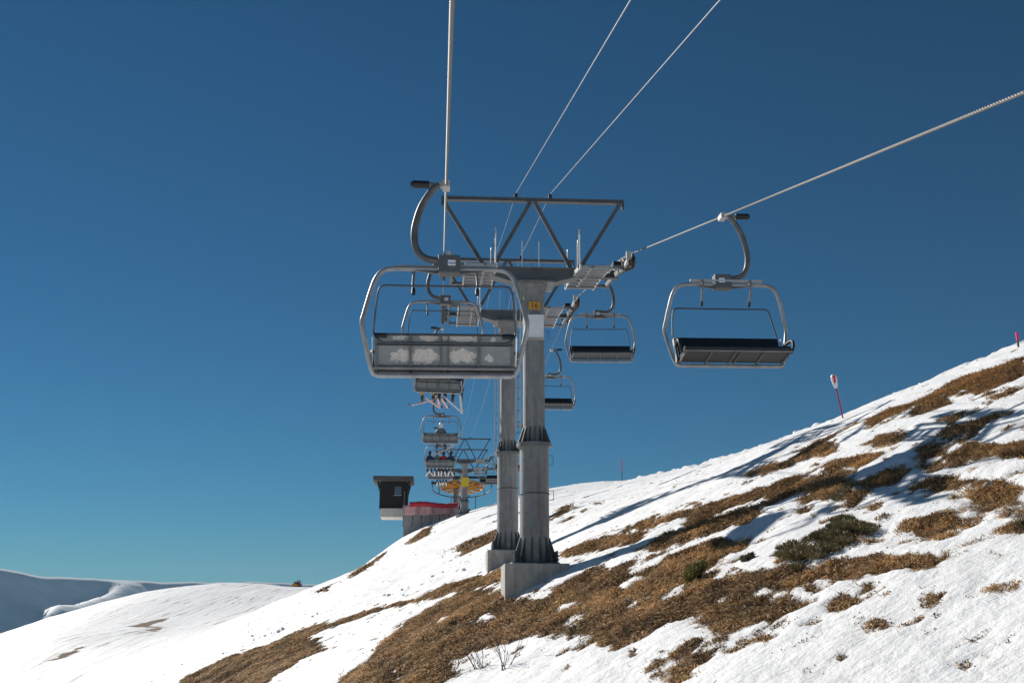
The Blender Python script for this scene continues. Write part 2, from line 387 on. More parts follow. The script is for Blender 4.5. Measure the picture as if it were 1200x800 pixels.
def ground_h(x, y):
    """height on the built sheet (bilinear)"""
    i = int(np.clip(np.searchsorted(xs, x) - 1, 0, len(xs) - 2)); j = int(np.clip(np.searchsorted(ys, y) - 1, 0, len(ys) - 2))
    u = (x - xs[i]) / (xs[i + 1] - xs[i]); v = (y - ys[j]) / (ys[j + 1] - ys[j])
    return float((GZ[j, i] * (1 - u) + GZ[j, i + 1] * u) * (1 - v) + (GZ[j + 1, i] * (1 - u) + GZ[j + 1, i + 1] * u) * v)

def snow_material():
    m, nt, b = material('snow_and_bare_ground')
    L = nt.links.new
    at = N(nt, 'ShaderNodeAttribute', attribute_name='bare'); geo = N(nt, 'ShaderNodeNewGeometry'); P = geo.outputs['Position']
    n_edge = N(nt, 'ShaderNodeTexNoise', Scale=9.0, Detail=8.0, Roughness=.75); L(P, n_edge.inputs['Vector'])
    e = N(nt, 'ShaderNodeMath', operation='MULTIPLY_ADD'); L(n_edge.outputs[0], e.inputs[0]); e.inputs[1].default_value = .55; L(at.outputs['Fac'], e.inputs[2])
    fac = ramp(nt, [(.70, (0, 0, 0)), (.76, (.35, .35, .35)), (.86, (1, 1, 1))], e.outputs[0])
    n_big = N(nt, 'ShaderNodeTexNoise', Scale=.9, Detail=5.0); L(P, n_big.inputs['Vector'])
    snowc = ramp(nt, [(.3, (.80, .80, .80)), (.7, (.90, .902, .905))], n_big.outputs[0])
    # litter specks blown on to the snow
    n_sp = N(nt, 'ShaderNodeTexNoise', Scale=16.0, Detail=3.0, Roughness=.6); L(P, n_sp.inputs['Vector'])
    n_sp2 = N(nt, 'ShaderNodeTexNoise', Scale=.5, Detail=3.0); L(P, n_sp2.inputs['Vector'])
    sp = N(nt, 'ShaderNodeMath', operation='MULTIPLY_ADD'); L(n_sp2.outputs[0], sp.inputs[0]); sp.inputs[1].default_value = .35; L(n_sp.outputs[0], sp.inputs[2])
    sp2 = N(nt, 'ShaderNodeMath', operation='MULTIPLY_ADD'); L(at.outputs['Fac'], sp2.inputs[0]); sp2.inputs[1].default_value = .25; L(sp.outputs[0], sp2.inputs[2])
    spf = ramp(nt, [(.95, (0, 0, 0)), (1.0, (.6, .6, .6))], sp2.outputs[0])
    # dirt streaks and painted-in shadow lines of the tracks, along the groomer lanes (only on the piste side)
    mp = N(nt, 'ShaderNodeMapping'); mp.inputs['Scale'].default_value = (.95, .05, .0); L(P, mp.inputs[0])
    n_st = N(nt, 'ShaderNodeTexNoise', Scale=1.0, Detail=6.0, Roughness=.7); L(mp.outputs[0], n_st.inputs['Vector'])
    sx = N(nt, 'ShaderNodeSeparateXYZ'); L(P, sx.inputs[0])
    mr = N(nt, 'ShaderNodeMapRange'); mr.inputs[1].default_value = -8; mr.inputs[2].default_value = -16; L(sx.outputs[0], mr.inputs[0])
    stf = ramp(nt, [(.565, (0, 0, 0)), (.62, (.7, .7, .7))], n_st.outputs[0])
    st = N(nt, 'ShaderNodeMath', operation='MULTIPLY'); L(stf, st.inputs[0]); L(mr.outputs[0], st.inputs[1])
    ad = N(nt, 'ShaderNodeMath', operation='MAXIMUM'); L(spf, ad.inputs[0]); L(st.outputs[0], ad.inputs[1])
    m1 = N(nt, 'ShaderNodeMix', data_type='RGBA'); L(ad.outputs[0], m1.inputs[0]); L(snowc, m1.inputs[6]); m1.inputs[7].default_value = (.22, .19, .165, 1)
    n_so = N(nt, 'ShaderNodeTexNoise', Scale=7.0, Detail=8.0, Roughness=.75); L(P, n_so.inputs['Vector'])
    soil = ramp(nt, [(.25, (.06, .04, .026)), (.5, (.15, .10, .06)), (.75, (.26, .18, .105))], n_so.outputs[0])
    m2 = N(nt, 'ShaderNodeMix', data_type='RGBA'); L(fac, m2.inputs[0]); L(m1.outputs[2], m2.inputs[6]); L(soil, m2.inputs[7])
    L(m2.outputs[2], b.inputs['Base Color'])
    rr = ramp(nt, [(0, (.62, .62, .62)), (1, (.95, .95, .95))], fac); L(rr, b.inputs['Roughness'])
    b.inputs['Specular IOR Level'].default_value = .25
    nb = N(nt, 'ShaderNodeTexNoise', Scale=4.0, Detail=9.0, Roughness=.62); L(P, nb.inputs['Vector'])
    mp2 = N(nt, 'ShaderNodeMapping'); mp2.inputs['Scale'].default_value = (1.5, .045, .0); L(P, mp2.inputs[0])
    nb2 = N(nt, 'ShaderNodeTexNoise', Scale=1.0, Detail=6.0, Roughness=.65); L(mp2.outputs[0], nb2.inputs['Vector'])
    mu = N(nt, 'ShaderNodeMath', operation='MULTIPLY'); L(nb2.outputs[0], mu.inputs[0]); L(mr.outputs[0], mu.inputs[1])
    fd = N(nt, 'ShaderNodeMapRange'); fd.inputs[1].default_value = 14; fd.inputs[2].default_value = 70; fd.inputs[3].default_value = .6; fd.inputs[4].default_value = .08; L(sx.outputs[1], fd.inputs[0])
    b1 = N(nt, 'ShaderNodeBump', Distance=.12); L(nb.outputs[0], b1.inputs['Height']); L(fd.outputs[0], b1.inputs['Strength'])
    b2 = N(nt, 'ShaderNodeBump', Strength=.65, Distance=.30); L(mu.outputs[0], b2.inputs['Height']); L(b1.outputs[0], b2.inputs['Normal'])
    L(b2.outputs[0], b.inputs['Normal'])
    return m
snow_m = snow_material()
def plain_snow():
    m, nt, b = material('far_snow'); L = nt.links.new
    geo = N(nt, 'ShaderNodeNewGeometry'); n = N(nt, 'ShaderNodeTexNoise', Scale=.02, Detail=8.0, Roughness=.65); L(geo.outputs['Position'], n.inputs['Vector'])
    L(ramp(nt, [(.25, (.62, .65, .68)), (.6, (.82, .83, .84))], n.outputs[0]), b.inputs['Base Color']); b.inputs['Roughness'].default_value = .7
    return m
far_snow = plain_snow()

def grid_mesh(name, X, Y, Z, mat):
    ny, nx = X.shape; me = bpy.data.meshes.new(name)
    me.vertices.add(nx * ny); me.vertices.foreach_set('co', np.stack([X, Y, Z], -1).astype(np.float32).ravel())
    a = (np.arange(ny - 1)[:, None] * nx + np.arange(nx - 1)[None]).ravel(); q = np.stack([a, a + 1, a + nx + 1, a + nx], -1).astype(np.int32)
    me.loops.add(q.size); me.loops.foreach_set('vertex_index', q.ravel()); me.polygons.add(len(q))
    me.polygons.foreach_set('loop_start', np.arange(0, q.size, 4, dtype=np.int32)); me.polygons.foreach_set('loop_total', np.full(len(q), 4, np.int32))
    me.polygons.foreach_set('use_smooth', np.ones(len(q), bool)); me.update(calc_edges=True); me.materials.append(mat); me.validate()
    return me
me = grid_mesh('snowy_hillside', GX, GY, GZ, snow_m)
av = me.attributes.new('bare', 'FLOAT', 'POINT'); av.data.foreach_set('value', np.clip(.5 + BF * 1.1, 0, 1).astype(np.float32).ravel())
hill = bpy.data.objects.new('snowy_hillside', me); COL.objects.link(hill); tag(hill, kind='structure')

# valley floor far below and the far shaded ridge
vx = np.linspace(-4500, 4500, 31); VX, VY = np.meshgrid(vx, vx + 1500); VZ = -95 + 12 * fbm(VX * .0007, VY * .0007, 71, 3)
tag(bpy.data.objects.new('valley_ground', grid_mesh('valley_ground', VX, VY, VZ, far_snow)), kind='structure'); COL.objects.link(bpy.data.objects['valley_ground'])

def far_ridge():
    u = np.linspace(-1500, 2600, 260); v = np.linspace(-700, 1150, 150); U, V = np.meshgrid(u, v)      # u along the crest, v towards us
    D = np.array([.60, .80]); NRM = np.array([.80, -.60]); C0 = np.array([-900.0, 2000.0])
    X = C0[0] + U * D[0] + V * NRM[0]; Y = C0[1] + U * D[1] + V * NRM[1]
    crest = np.interp(u, [-1500, -600, -250, 0, 250, 500, 800, 1500, 2600], [200, 165, 128, 106, 74, 68, 72, 75, 80])[None] + 5 * fbm(U * .004, U * 0, 81, 4) + 3 * fbm(U * .02, U * 0 + 3, 83, 3)
    t = np.maximum(V, 0); slope = 230 * (1 - np.exp(-t / 230))
    Z = crest - slope - np.maximum(-V, 0) * .18 + fbm(U * .006, V * .002, 85, 5) * 20 * sstep(0, 150, V)
    # a spur that pokes out of the shade
    v0 = 10 + (456 - U) * .49 + 16 * fbm(U * .03, V * .03, 87, 3)          # a spur just high enough to catch the sun past the crest
    ap = crest - .50 * V + 3 + 5 * fbm(U * .02, V * .02, 89, 3) - 1.2 * np.maximum(0, v0 - V) - 1.3 * np.maximum(0, V - v0 - 75) - .9 * np.maximum(0, 190 - U) - 1.1 * np.maximum(0, U - 470)
    Z = np.maximum(Z, ap)
    Z = np.maximum(Z, -96 + 0 * Z)
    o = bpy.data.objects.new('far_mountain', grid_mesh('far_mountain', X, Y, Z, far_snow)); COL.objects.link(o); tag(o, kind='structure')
far_ridge()

# ------------------------------------------------------------------ the rope line
XL, XR = .03, 4.83; XM = (XL + XR) / 2
Y1, Y2, Y3, Y4, YW = 28.4, 39.5, 107.0, 113.5, 119.4
Zl1 = 5.636 + .2549 * (Y1 - 14.09)
def zat(py, Y): r = ray(530, py); return Y * r[2] / r[1]
NODES = [(-60, Zl1 - .2549 * (Y1 + 60)), (Y1, Zl1), (Y2, zat(354, Y2)), (Y3, zat(534, Y3)), (Y4, zat(545, Y4)), (YW, zat(570, YW))]
SAG = [0, 0, 1.0, 0, 0]
_ry = np.arange(-60, YW + .001, .05); _rz = np.zeros_like(_ry)
for i in range(5):
    (a, za), (b, zb) = NODES[i], NODES[i + 1]; m = (_ry >= a - 1e-6) & (_ry <= b + 1e-6); t = (_ry[m] - a) / (b - a)
    _rz[m] = za + (zb - za) * t - 4 * SAG[i] * t * (1 - t)
_k = np.ones(45) / 45
_pad = np.r_[_rz[0] + (_rz[1] - _rz[0]) * np.arange(-44, 0), _rz, _rz[-1] + (_rz[-1] - _rz[-2]) * np.arange(1, 45)]
_rz = np.convolve(np.convolve(_pad, _k, 'valid'), _k, 'valid')[:len(_ry)] if len(_pad) - 88 == len(_ry) else _rz
def rope_z(y): return float(np.interp(y, _ry, _rz))
def rz(y, x): return rope_z(y) + (.10 * min(1.0, max(0.0, (95 - y) / 45)) if x > XM else 0.0)
_arc = np.r_[0, np.cumsum(np.hypot(np.diff(_ry), np.diff(_rz)))]
def arc_y(s): return float(np.interp(s, _arc, _ry))
def y_arc(y): return float(np.interp(y, _ry, _arc))

def haul_rope():
    R = .0178; n = 18; tw = 2 * math.pi / .30
    def lobed(mb, x, ya, yb, step):
        Y = np.arange(ya, yb + 1e-6, step); vs = []; s = 0
        for i, y in enumerate(Y):
            z = rz(y, x); dz = rope_z(y + .05) - rope_z(y - .05); T = Vector((0, .1, dz)).normalized(); u = Vector((1, 0, 0)); ww = T.cross(u)
            for k in range(n):
                a = 2 * math.pi * k / n + y * tw; rr = R * (1.0 if k % 3 == 0 else .80 if k % 3 == 1 else .80)
                vs.append(Vector((x, y, z)) + u * (math.cos(a) * rr) + ww * (math.sin(a) * rr))
        fs = [(i * n + k, i * n + (k + 1) % n, (i + 1) * n + (k + 1) % n, (i + 1) * n + k) for i in range(len(Y) - 1) for k in range(n)]
        mb.add(vs, fs, False)
    mb = MB()
    def plain(x, ya, yb): return [(x, y, rz(y, x)) for y in np.arange(ya, yb + 1e-6, .5)]
    for x in (XL, XR):
        mb.tube(plain(x, -60, 3.0), R * .93, 8); lobed(mb, x, 3.0, 26, .022)
    far = plain(XL, 26, YW)
    wheel = [(XM - 2.4 * math.cos(a), YW + 2.4 * math.sin(a), rope_z(YW) - .2 * 2.4 * math.sin(a)) for a in np.linspace(.08, math.pi - .08, 24)]
    mb.tube(far + wheel + plain(XR, 26, YW)[::-1], R * .93, 8)
    o = mb.build('haul_rope', rope_m); tag(o, 'twisted grey steel haul rope carrying all the lift chairs', 'cable')
haul_rope()

# ------------------------------------------------------------------ lift towers
def tower(Y, base_z, flange_z, number=None, detail=True, cabinet=False, plate=False, label='', fr=.8, foot_h=1.2):
    O = (XM, Y, base_z); zr = rope_z(Y); th = math.atan(rope_z(Y + 1) - rope_z(Y)) * .5 + math.atan(rope_z(Y) - rope_z(Y - 1)) * .5
    t = empty('lift_tower', O); tag(t, label, 'lift tower', 'steel towers of the chairlift')
    def B(mb, name, mat, par=None, bevel=0):
        o = mb.build(name, mat, t if par is None else par, O, bevel); return o
    ns = 28 if detail else 14
    B(MB().box((XM, Y + .1, base_z - foot_h / 2 - .3), (fr * 2, fr * 2.2, foot_h + .6)), 'concrete_footing', concrete, bevel=.02)
    rl, ru = .375, .285
    B(MB().box((XM, Y, base_z + .02), (1.15, 1.15, .04)), 'base_plate', grey_paint)
    B(MB().tube([(XM, Y, base_z + .04), (XM, Y, flange_z)], rl, ns), 'lower_mast', galv_mast)
    top = zr - .72
    B(MB().tube([(XM, Y, flange_z + .05), (XM, Y, top - .45)], ru, ns), 'upper_mast', galv_mast)
    fl = B(MB().cyl((XM, Y, flange_z - .04), (XM, Y, flange_z + .05), .46, ns), 'flange', galv)
    def fins(z0, h, r0, r1, k, name, par, up=True):
        me = MB().prism([(r1, 0), (r0, 0), (r1, h)] if up else [(r1, 0), (r0, 0), (r0, .12), (r1 + .03, h), (r1, h)], 'y', -.012, .012).mesh(name, grey_paint)
        for i in range(k):
            inst(me, name, par, (0, 0, z0 - base_z), (0, 0, 2 * math.pi * (i + .5) / k))
    fins(flange_z + .05, .46, .44, ru - .01, 14 if detail else 8, 'gusset', t)
    fins(base_z + .04, .62, .56, rl - .01, 12 if detail else 6, 'base_gusset', t, False)
    if detail:
        bm_ = MB()
        bolt = MB().cyl((0, 0, 0), (0, 0, .28), .022, 6).cyl((0, 0, .03), (0, 0, .09), .045, 6, smooth=False).cyl((0, 0, .13), (0, 0, .18), .045, 6, smooth=False).mesh('anchor_bolt', dark_steel)
        for sx in (-1, 1):
            for q in (-.5, -.25, 0, .25, .5):
                inst(bolt, 'anchor_bolt', t, (sx * .52, q, .04)); 
        # ladder up the side of the mast and step loops on the other side
        lad = MB()
        for xx in (-.47, -.36): lad.beam((XM + xx, Y - .18, base_z + 3.4), (XM + xx, Y - .18, zr - .6), .03, .05)
        lo = B(lad, 'ladder', galv_bright)
        rung = MB().cyl((-.055, 0, 0), (.055, 0, 0), .012, 6).mesh('rung', galv)
        z = base_z + 3.6
        while z < zr - .7: inst(rung, 'rung', lo, (-.415, -.18, z - base_z)); z += .3
        me = MB().tube([(0, 0, .14), (.13, 0, .14), (.13, 0, -.10), (0, 0, -.10)], .009, 6).mesh('step_loop', galv)
        for z in (flange_z - .4, flange_z - 1.3, zr - 2.1, zr - 1.2): inst(me, 'step_loop', t, ((rl if z < flange_z else ru) - .02, -.05, z - base_z))
        B(MB().tube([(XM + (rl + .012) * math.cos(a), Y + (rl + .012) * math.sin(a), flange_z - 1.25) for a in np.linspace(0, 2 * math.pi, 28, endpoint=False)], .012, 6, closed=True), 'strap', dark_steel)
    # head: flared box under the crossarm
    B(MB().add([(XM + sx * a, Y + sy * a, z) for z, a in ((top - .55, ru * .9), (top, .34)) for sx, sy in ((-1, -1), (1, -1), (1, 1), (-1, 1))],
               [(3, 2, 1, 0), (4, 5, 6, 7), (0, 1, 5, 4), (1, 2, 6, 5), (2, 3, 7, 6), (3, 0, 4, 7)]), 'mast_head', galv_mast)
    hp = B(MB().box((XM, Y, top + .01), (1.05, .95, .05)), 'head_plate', galv)
    c, s = math.cos(th), math.sin(th)
    pr = [(-1.18, zr - .30), (1.18, zr - .30), (1.18, zr - .48), (.42, zr - .70), (-.42, zr - .70), (-1.18, zr - .48)]
    mb = MB().prism([(XM + a, b) for a, b in pr], 'y', Y - .22, Y + .22); B(mb, 'crossarm', grey_paint)
    B(MB().box((XM, Y, zr - .285), (2.5, .62, .03)), 'crossarm_top_plate', galv)
    B(MB().beam((XM - 2.28, Y, zr - .40), (XM + 2.28, Y, zr - .40), .16, .13), 'axle_beam', dark_steel)
    # gantry above
    zt = zr + 1.72
    gb = B(MB().box((XM, Y, zt), (5.0, .12, .12)).box((XM, Y - .09, zt - .055), (4.92, .06, .012)), 'gantry_beam', hanger_m)
    for a, b in ((-2.44, -1.27), (-.08, -1.12), (.05, 1.05), (2.38, 1.22)):
        B(MB().beam((XM + a, Y, zt - .06), (XM + b, Y, zr - .27), .10, .08, up=(0, 1, 0)), 'gantry_brace', hanger_m)
    for a in (-.47, .47):
        B(MB().box((XM + a, Y, zt + .12), (.09, .1, .13)), 'cable_clamp', rubber, gb)
    for sx in (-1, 1):
        B(MB().box((XM + sx * 2.47, Y, zt - .1), (.05, .06, .22)), 'lifting_eye', dark_steel, gb)
    for a in ([-.28, .18] if detail else []):
        B(MB().cyl((XM + a, Y + .2, zr - .27), (XM + a, Y + .2, zr + .62), .012, 6), 'guard_rod', galv_bright)
    B(MB().cyl((XM - .05, Y + .02, zr - .27), (XM - .05, Y + .02, zt - .05), .007, 5), 'hoist_rod', galv)
    # walkways, sheaves
    L = 1.75
    sh = MB()
    sheave_me = MB().cyl((-.05, 0, 0), (.05, 0, 0), .155, 20).mesh('sheave_body', galv)
    tyre_me = MB().tube([(0, .17 * math.cos(a), .17 * math.sin(a)) for a in np.linspace(0, 2 * math.pi, 22, endpoint=False)], .038, 8, closed=True).mesh('tyre', rubber)
    rim_me = MB().cyl((-.062, 0, 0), (-.05, 0, 0), .15, 18).cyl((.05, 0, 0), (.062, 0, 0), .15, 18).mesh('rim', liner_shade_m)
    sb_ = MB().box((0, -.085, -.03), (.76, .03, .10)); sb_.m = 1; sb_.box((0, .03, .01), (.76, .20, .02)); slat_me = sb_.mesh('slat', [galv_bright, liner_shade_m])  # bright lip; the dark brown plate paints in the shade inside the channel
    for sx in (-1, 1):
        x0 = XM + sx * 1.46
        wz = lambda q: rope_z(Y) - .40 + (rope_z(Y + L) - rope_z(Y - L)) / (2 * L) * q * .62 - .02 * q * q
        pts = [(Y + q, wz(q)) for q in np.linspace(-L, L, 9)]
        wo = B(MB().beam((x0 - sx * .1, Y - L, wz(-L) + .0), (x0 - sx * .1, Y + L, wz(L) + .0), .07, .05), 'walkway', galv)
        for xx in (-.40, .40):
            sr = MB()
            for (ya, za), (yb, zb) in zip(pts[:-1], pts[1:]): sr.beam((x0 + xx, ya, za), (x0 + xx, yb, zb), .035, .11)
            B(sr, 'side_rail', galv_bright, wo)
        k = 8 if detail else 6
        for i in range(k):
            q = -L + .17 + (2 * L - .34) * i / (k - 1); zz = wz(q)
            inst(slat_me, 'slat', wo, (x0 - XM, q, zz - base_z))
        for q in (-1.5, 0, 1.5):
            zz = wz(q) + .02; B(MB().beam((x0 - sx * .45, Y + q, zz), (XM + sx * 2.2, Y + q, zz), .08, .08), 'walkway_bracket', galv, wo)
        if detail:
            for q, hh in ((-1.5, .95), (-1.1, .7), (1.2, .9)):
                zz = wz(q) + .04; xx = x0 - sx * .38
                B(MB().tube(spline([(xx, Y + q, zz), (xx, Y + q, zz + hh), (xx, Y + q + .08, zz + hh + .04), (xx, Y + q + .16, zz + hh), (xx, Y + q + .16, zz)], 3), .014, 6), 'handrail', galv_bright, wo)
        xs_ = XM + sx * 2.4
        for i in range(8 if detail else 6):
            q = (-1.6 + 3.2 * i / 7) if detail else (-1.3 + 2.6 * i / 5); zz = rz(Y + q, xs_) - .20 - .02
            so_ = inst(sheave_me, 'sheave', t, (sx * 2.4, q, zz - base_z)); inst(tyre_me, 'tyre', so_); inst(rim_me, 'rim', so_)
        bal = MB()
        for i in range(4 if detail else 3):
            q0 = -1.6 + 3.2 * (2 * i) / 7; q1 = -1.6 + 3.2 * (2 * i + 1) / 7
            if not detail: q0 = -1.3 + 2.6 * (2 * i) / 5; q1 = -1.3 + 2.6 * (2 * i + 1) / 5
            bal.beam((xs_ - sx * .10, Y + q0 - .1, rz(Y + q0, xs_) - .24), (xs_ - sx * .10, Y + q1 + .1, rz(Y + q1, xs_) - .24), .03, .15)
            qm = (q0 + q1) / 2; bal.beam((xs_ - sx * .26, Y + qm, rz(Y + qm, xs_) - .34), (xs_ + .0, Y + qm, rz(Y + qm, xs_) - .3), .06, .06)
        for a, b in zip(pts[:-1], pts[1:]): bal.beam((xs_ - sx * .2, a[0] * .92 + Y * .08, a[1] + .02), (xs_ - sx * .2, b[0] * .92 + Y * .08, b[1] + .02), .07, .13)
        B(bal, 'sheave_beam', dark_steel)
        for q in (-1.78, 1.78):
            zz = rz(Y + q, xs_); B(MB().box((xs_ - sx * .12, Y + q, zz - .06), (.12, .10, .2)).beam((xs_ - sx * .12, Y + q, zz - .1), (xs_ - sx * .2, Y + q * .9, zz - .34), .05, .06), 'rope_catcher', galv_bright)
        if detail: B(MB().cyl((xs_ - sx * .42, Y - 1.1, rope_z(Y - 1.1) - .16), (xs_ - sx * .2, Y - 1.1, rope_z(Y - 1.1) - .16), .085, 10), 'damper', rubber)
    if number:
        pl = B(MB().box((XM, Y - ru - .02, top - .62), (.30, .02, .21)), 'number_plate', yellow_m)
        cu = bpy.data.curves.new('number', 'FONT'); cu.body = number; cu.size = .2; cu.align_x = 'CENTER'; cu.align_y = 'CENTER'; cu.extrude = .002
        tmp = bpy.data.objects.new('tmp', cu); COL.objects.link(tmp); dg = bpy.context.evaluated_depsgraph_get(); me = bpy.data.meshes.new_from_object(tmp.evaluated_get(dg))
        bpy.data.objects.remove(tmp); me.materials.clear(); me.materials.append(black_p)
        inst(me, 'number', pl, (0, -ru - .033, top - .62 - base_z), (math.pi / 2, 0, 0))
    if cabinet:
        cb = B(MB().box((XM + .02, Y - ru - .09, zr - 1.93), (.42, .16, .62)), 'cabinet', white_metal, bevel=.008)
        B(MB().box((XM + .02, Y - ru - .09, zr - 2.255), (.46, .19, .025)), 'cabinet_ledge', galv_bright, cb)
    if plate:
        B(MB().box((XM + .02, Y - ru - .12, zat(565, Y)), (.74, .02, .86)), 'yellow_plate', yellow_p)
    return t
tower(Y1, zat(661, Y1), zat(521, Y1), '16', True, True, False, 'nearer steel tower with white cabinet on its mast and yellow plate 16')
tower(Y2, zat(645, Y2), zat(531, Y2), '17', True, False, False, 'steel tower with yellow plate 17, standing just behind the tower with the cabinet', fr=.74)
tower(Y3, zat(603, Y3), zat(588, Y3), None, False, False, True, 'far steel tower with big yellow plate in front of the top station')
tower(Y4, zat(597, Y4), zat(586, Y4), None, False, False, False, 'far steel tower between the yellow plate tower and the orange bullwheel')

# communication cables over the gantries
for a, nm in ((-.47, 'over the left clamp of the gantries'), (.47, 'over the right clamp of the gantries')):
    zt = lambda y: rope_z(y) + 1.72 + .19
    pts = [(XM + a, -60, zt(Y1) - .268 * (Y1 + 60))]
    for (ya, yb, sg) in ((-60, Y1, .0), (Y1, Y2, .05), (Y2, Y3, 1.0), (Y3, Y4, .02)):
        za = pts[0][2] if ya == -60 else zt(ya); zb = zt(yb)
        for tt in np.linspace(0, 1, 25)[1:]: pts.append((XM + a, ya + (yb - ya) * tt, za + (zb - za) * tt - 4 * sg * tt * (1 - tt)))
    tag(MB().tube(pts, .0065, 6).build('communication_cable', cable_m), 'thin pale cable running ' + nm, 'cable', 'thin cables above the lift')

# ------------------------------------------------------------------ chairs
def make_chair():
    t = empty('lift_chair')
    FR = .034
    # grip
    g = MB().box((0, 0, -.01), (.10, .22, .09)).beam((-.03, 0, 0), (-.14, 0, -.01), .07, .07).cyl((0, -.06, .02), (0, .06, .02), .045, 10).build('grip', galv_bright, t)
    MB().cyl((-.13, 0, 0), (-.24, 0, 0), .03, 10).build('grip_shaft', galv, g)
    MB().cyl((-.23, 0, 0), (-.45, 0, .005), .052, 14).cyl((-.45, 0, .005), (-.48, 0, .005), .035, 10).build('grip_cylinder', rubber, g)
    MB().tube(spline([(-.10, 0, .0), (-.20, -.01, -.10), (-.33, -.03, -.33), (-.405, -.05, -.60), (-.415, -.06, -.80), (-.37, -.07, -.97), (-.26, -.08, -1.07), (-.06, -.09, -1.11)], 5), .048, 14).build('hanger', hanger_m, t)
    bx = MB().box((.05, -.09, -1.17), (.29, .20, .25)).build('centre_box', grey_paint, t, bevel=.015)
    lb = MB().box((.08, -.196, -1.16), (.10, .008, .075)).box((.08, .016, -1.16), (.10, .008, .075)).build('label_plate', label_m, bx)
    MB().box((.08, -.201, -1.165), (.09, .004, .014)).box((.08, .021, -1.165), (.09, .004, .014)).build('label_print', blue_m, lb)
    # outer frame
    half = [(.0, -.08, -1.215), (.40, -.08, -1.215), (.72, -.085, -1.215), (.88, -.09, -1.25), (.98, -.10, -1.36), (1.05, -.13, -1.56), (1.125, -.19, -1.86), (1.15, -.21, -1.98), (1.13, -.20, -2.12), (1.06, -.13, -2.42), (1.02, -.09, -2.56)]
    right = spline(half, 4); lower = [(.985, -.07, -2.625), (.93, -.06, -2.645)]
    loop = right + lower + [(-x, y, z) for x, y, z in lower[::-1]] + [(-x, y, z) for x, y, z in right[::-1]][:-1]
    MB().tube(loop, FR, 12, closed=True).build('outer_frame', frame_m, t)
    MB().box((.0, -.01, -1.165), (1.36, .05, .035)).build('top_bar', galv_bright, t)
    MB().add([(sx * x, y, z) for sx in (1,) for x, y, z in [(.12, -.06, -1.24), (.55, -.06, -1.24), (.12, -.06, -1.30), (.12, -.11, -1.24), (.55, -.11, -1.24), (.12, -.11, -1.30)]], [(0, 1, 2), (3, 5, 4), (0, 3, 4, 1), (1, 4, 5, 2), (2, 5, 3, 0)]).add(
        [(-x, y, z) for x, y, z in [(.02, -.06, -1.24), (.45, -.06, -1.24), (.02, -.06, -1.30), (.02, -.11, -1.24), (.45, -.11, -1.24), (.02, -.11, -1.30)]], [(0, 1, 2), (3, 5, 4), (0, 3, 4, 1), (1, 4, 5, 2), (2, 5, 3, 0)]).build('web_plate', grey_paint, t)
    for sx in (-1, 1):
        st = MB().beam((sx * .45, .0, -1.15), (sx * .45, -.0, -1.27), .05, .05).tube([(sx * .45, -.0, -1.25), (sx * .46, -.04, -1.40), (sx * .45, -.12, -1.54)], .02, 8).build('bar_stop', galv, t)
        MB().cyl((sx * .45, -.10, -1.50), (sx * .45, -.15, -1.58), .028, 8).build('rubber_tip', rubber, st)
    # restraint bar, raised and folded back
    hb = [(.0, -.42, -1.55), (.60, -.42, -1.55), (.84, -.42, -1.55), (.915, -.41, -1.60), (.945, -.38, -1.75), (.975, -.30, -2.0), (.985, -.26, -2.12), (.95, -.30, -2.20), (.87, -.33, -2.265), (.75, -.335, -2.275), (.4, -.335, -2.275)]
    r = spline(hb, 3)
    sb = MB().tube(r + [(-x, y, z) for x, y, z in r[::-1]][:-1], .0135, 8, closed=True).build('restraint_bar', dark_steel, t)
    for sx in (-1, 1):
        MB().cyl((sx * .96, -.25, -2.165), (sx * .80, -.25, -2.165), .034, 10).build('foam_pad', rubber, sb)
    # back rest: cushion in front, moulded panels behind
    th = math.atan2(.17, .45); Rb = Matrix.Rotation(th, 3, 'X')
    def bp(x, d, h): v = Rb @ Vector((0, d, h)); return (x, -.08 + v.y, -2.53 + v.z)      # h up the back, d to the rear is negative
    bk = MB(); n = 9
    prof = [(.03, -.0), (.075, .03), (.085, .10), (.07, .21), (.08, .32), (.06, .40), (.03, .412)]
    vs = [bp(x, d, h) for x in (-.95, .95) for d, h in prof] ; m = len(prof)
    bk.add(vs, [tuple(range(m)), tuple(range(2 * m - 1, m - 1, -1))] + [(i, i + m, i + m + 1, i + 1) for i in range(m - 1)] + [(m - 1, 2 * m - 1, m, 0)])
    bk.build('back_cushion', cushion, t)
    edges = [-.95, -.475, -.05, .05, .475, .95]
    def pan(x0, x1, h0, h1):
        mb = MB(); q = [bp(x0, -.0, h0), bp(x1, -.0, h0), bp(x1, -.0, h1), bp(x0, -.0, h1), bp(x0, .028, h0), bp(x1, .028, h0), bp(x1, .028, h1), bp(x0, .028, h1)]
        return mb.add(q, [(3, 2, 1, 0), (4, 5, 6, 7), (0, 1, 5, 4), (1, 2, 6, 5), (2, 3, 7, 6), (3, 0, 4, 7)])
    for a, b in zip(edges[:-1], edges[1:]):
        pan(a + .004, b - .004, .012, .278).build('back_panel', panel_grey, t); pan(a + .004, b - .004, .288, .40).build('back_panel', panel_grey, t)
    for e in edges:
        MB().beam(bp(e, -.014, .0), bp(e, -.014, .41), .042 if abs(e) > .06 else .022, .03, up=(0, 1, 0)).build('back_rib', grey_paint, t)
    MB().beam(bp(-.975, -.012, .415), bp(.975, -.012, .415), .05, .022, up=(0, 0, 1)).build('top_rail', dark_steel, t)
    MB().beam(bp(-.955, -.022, .283), bp(.955, -.022, .283), .03, .018).build('middle_rail', dark_steel, t)
    MB().tube([bp(-.99, -.02, -.015), bp(.99, -.02, -.015)], .027, 10).build('bottom_rail', galv, t)
    # seat
    ts = math.atan2(.09, .49); Rs = Matrix.Rotation(ts, 3, 'X')
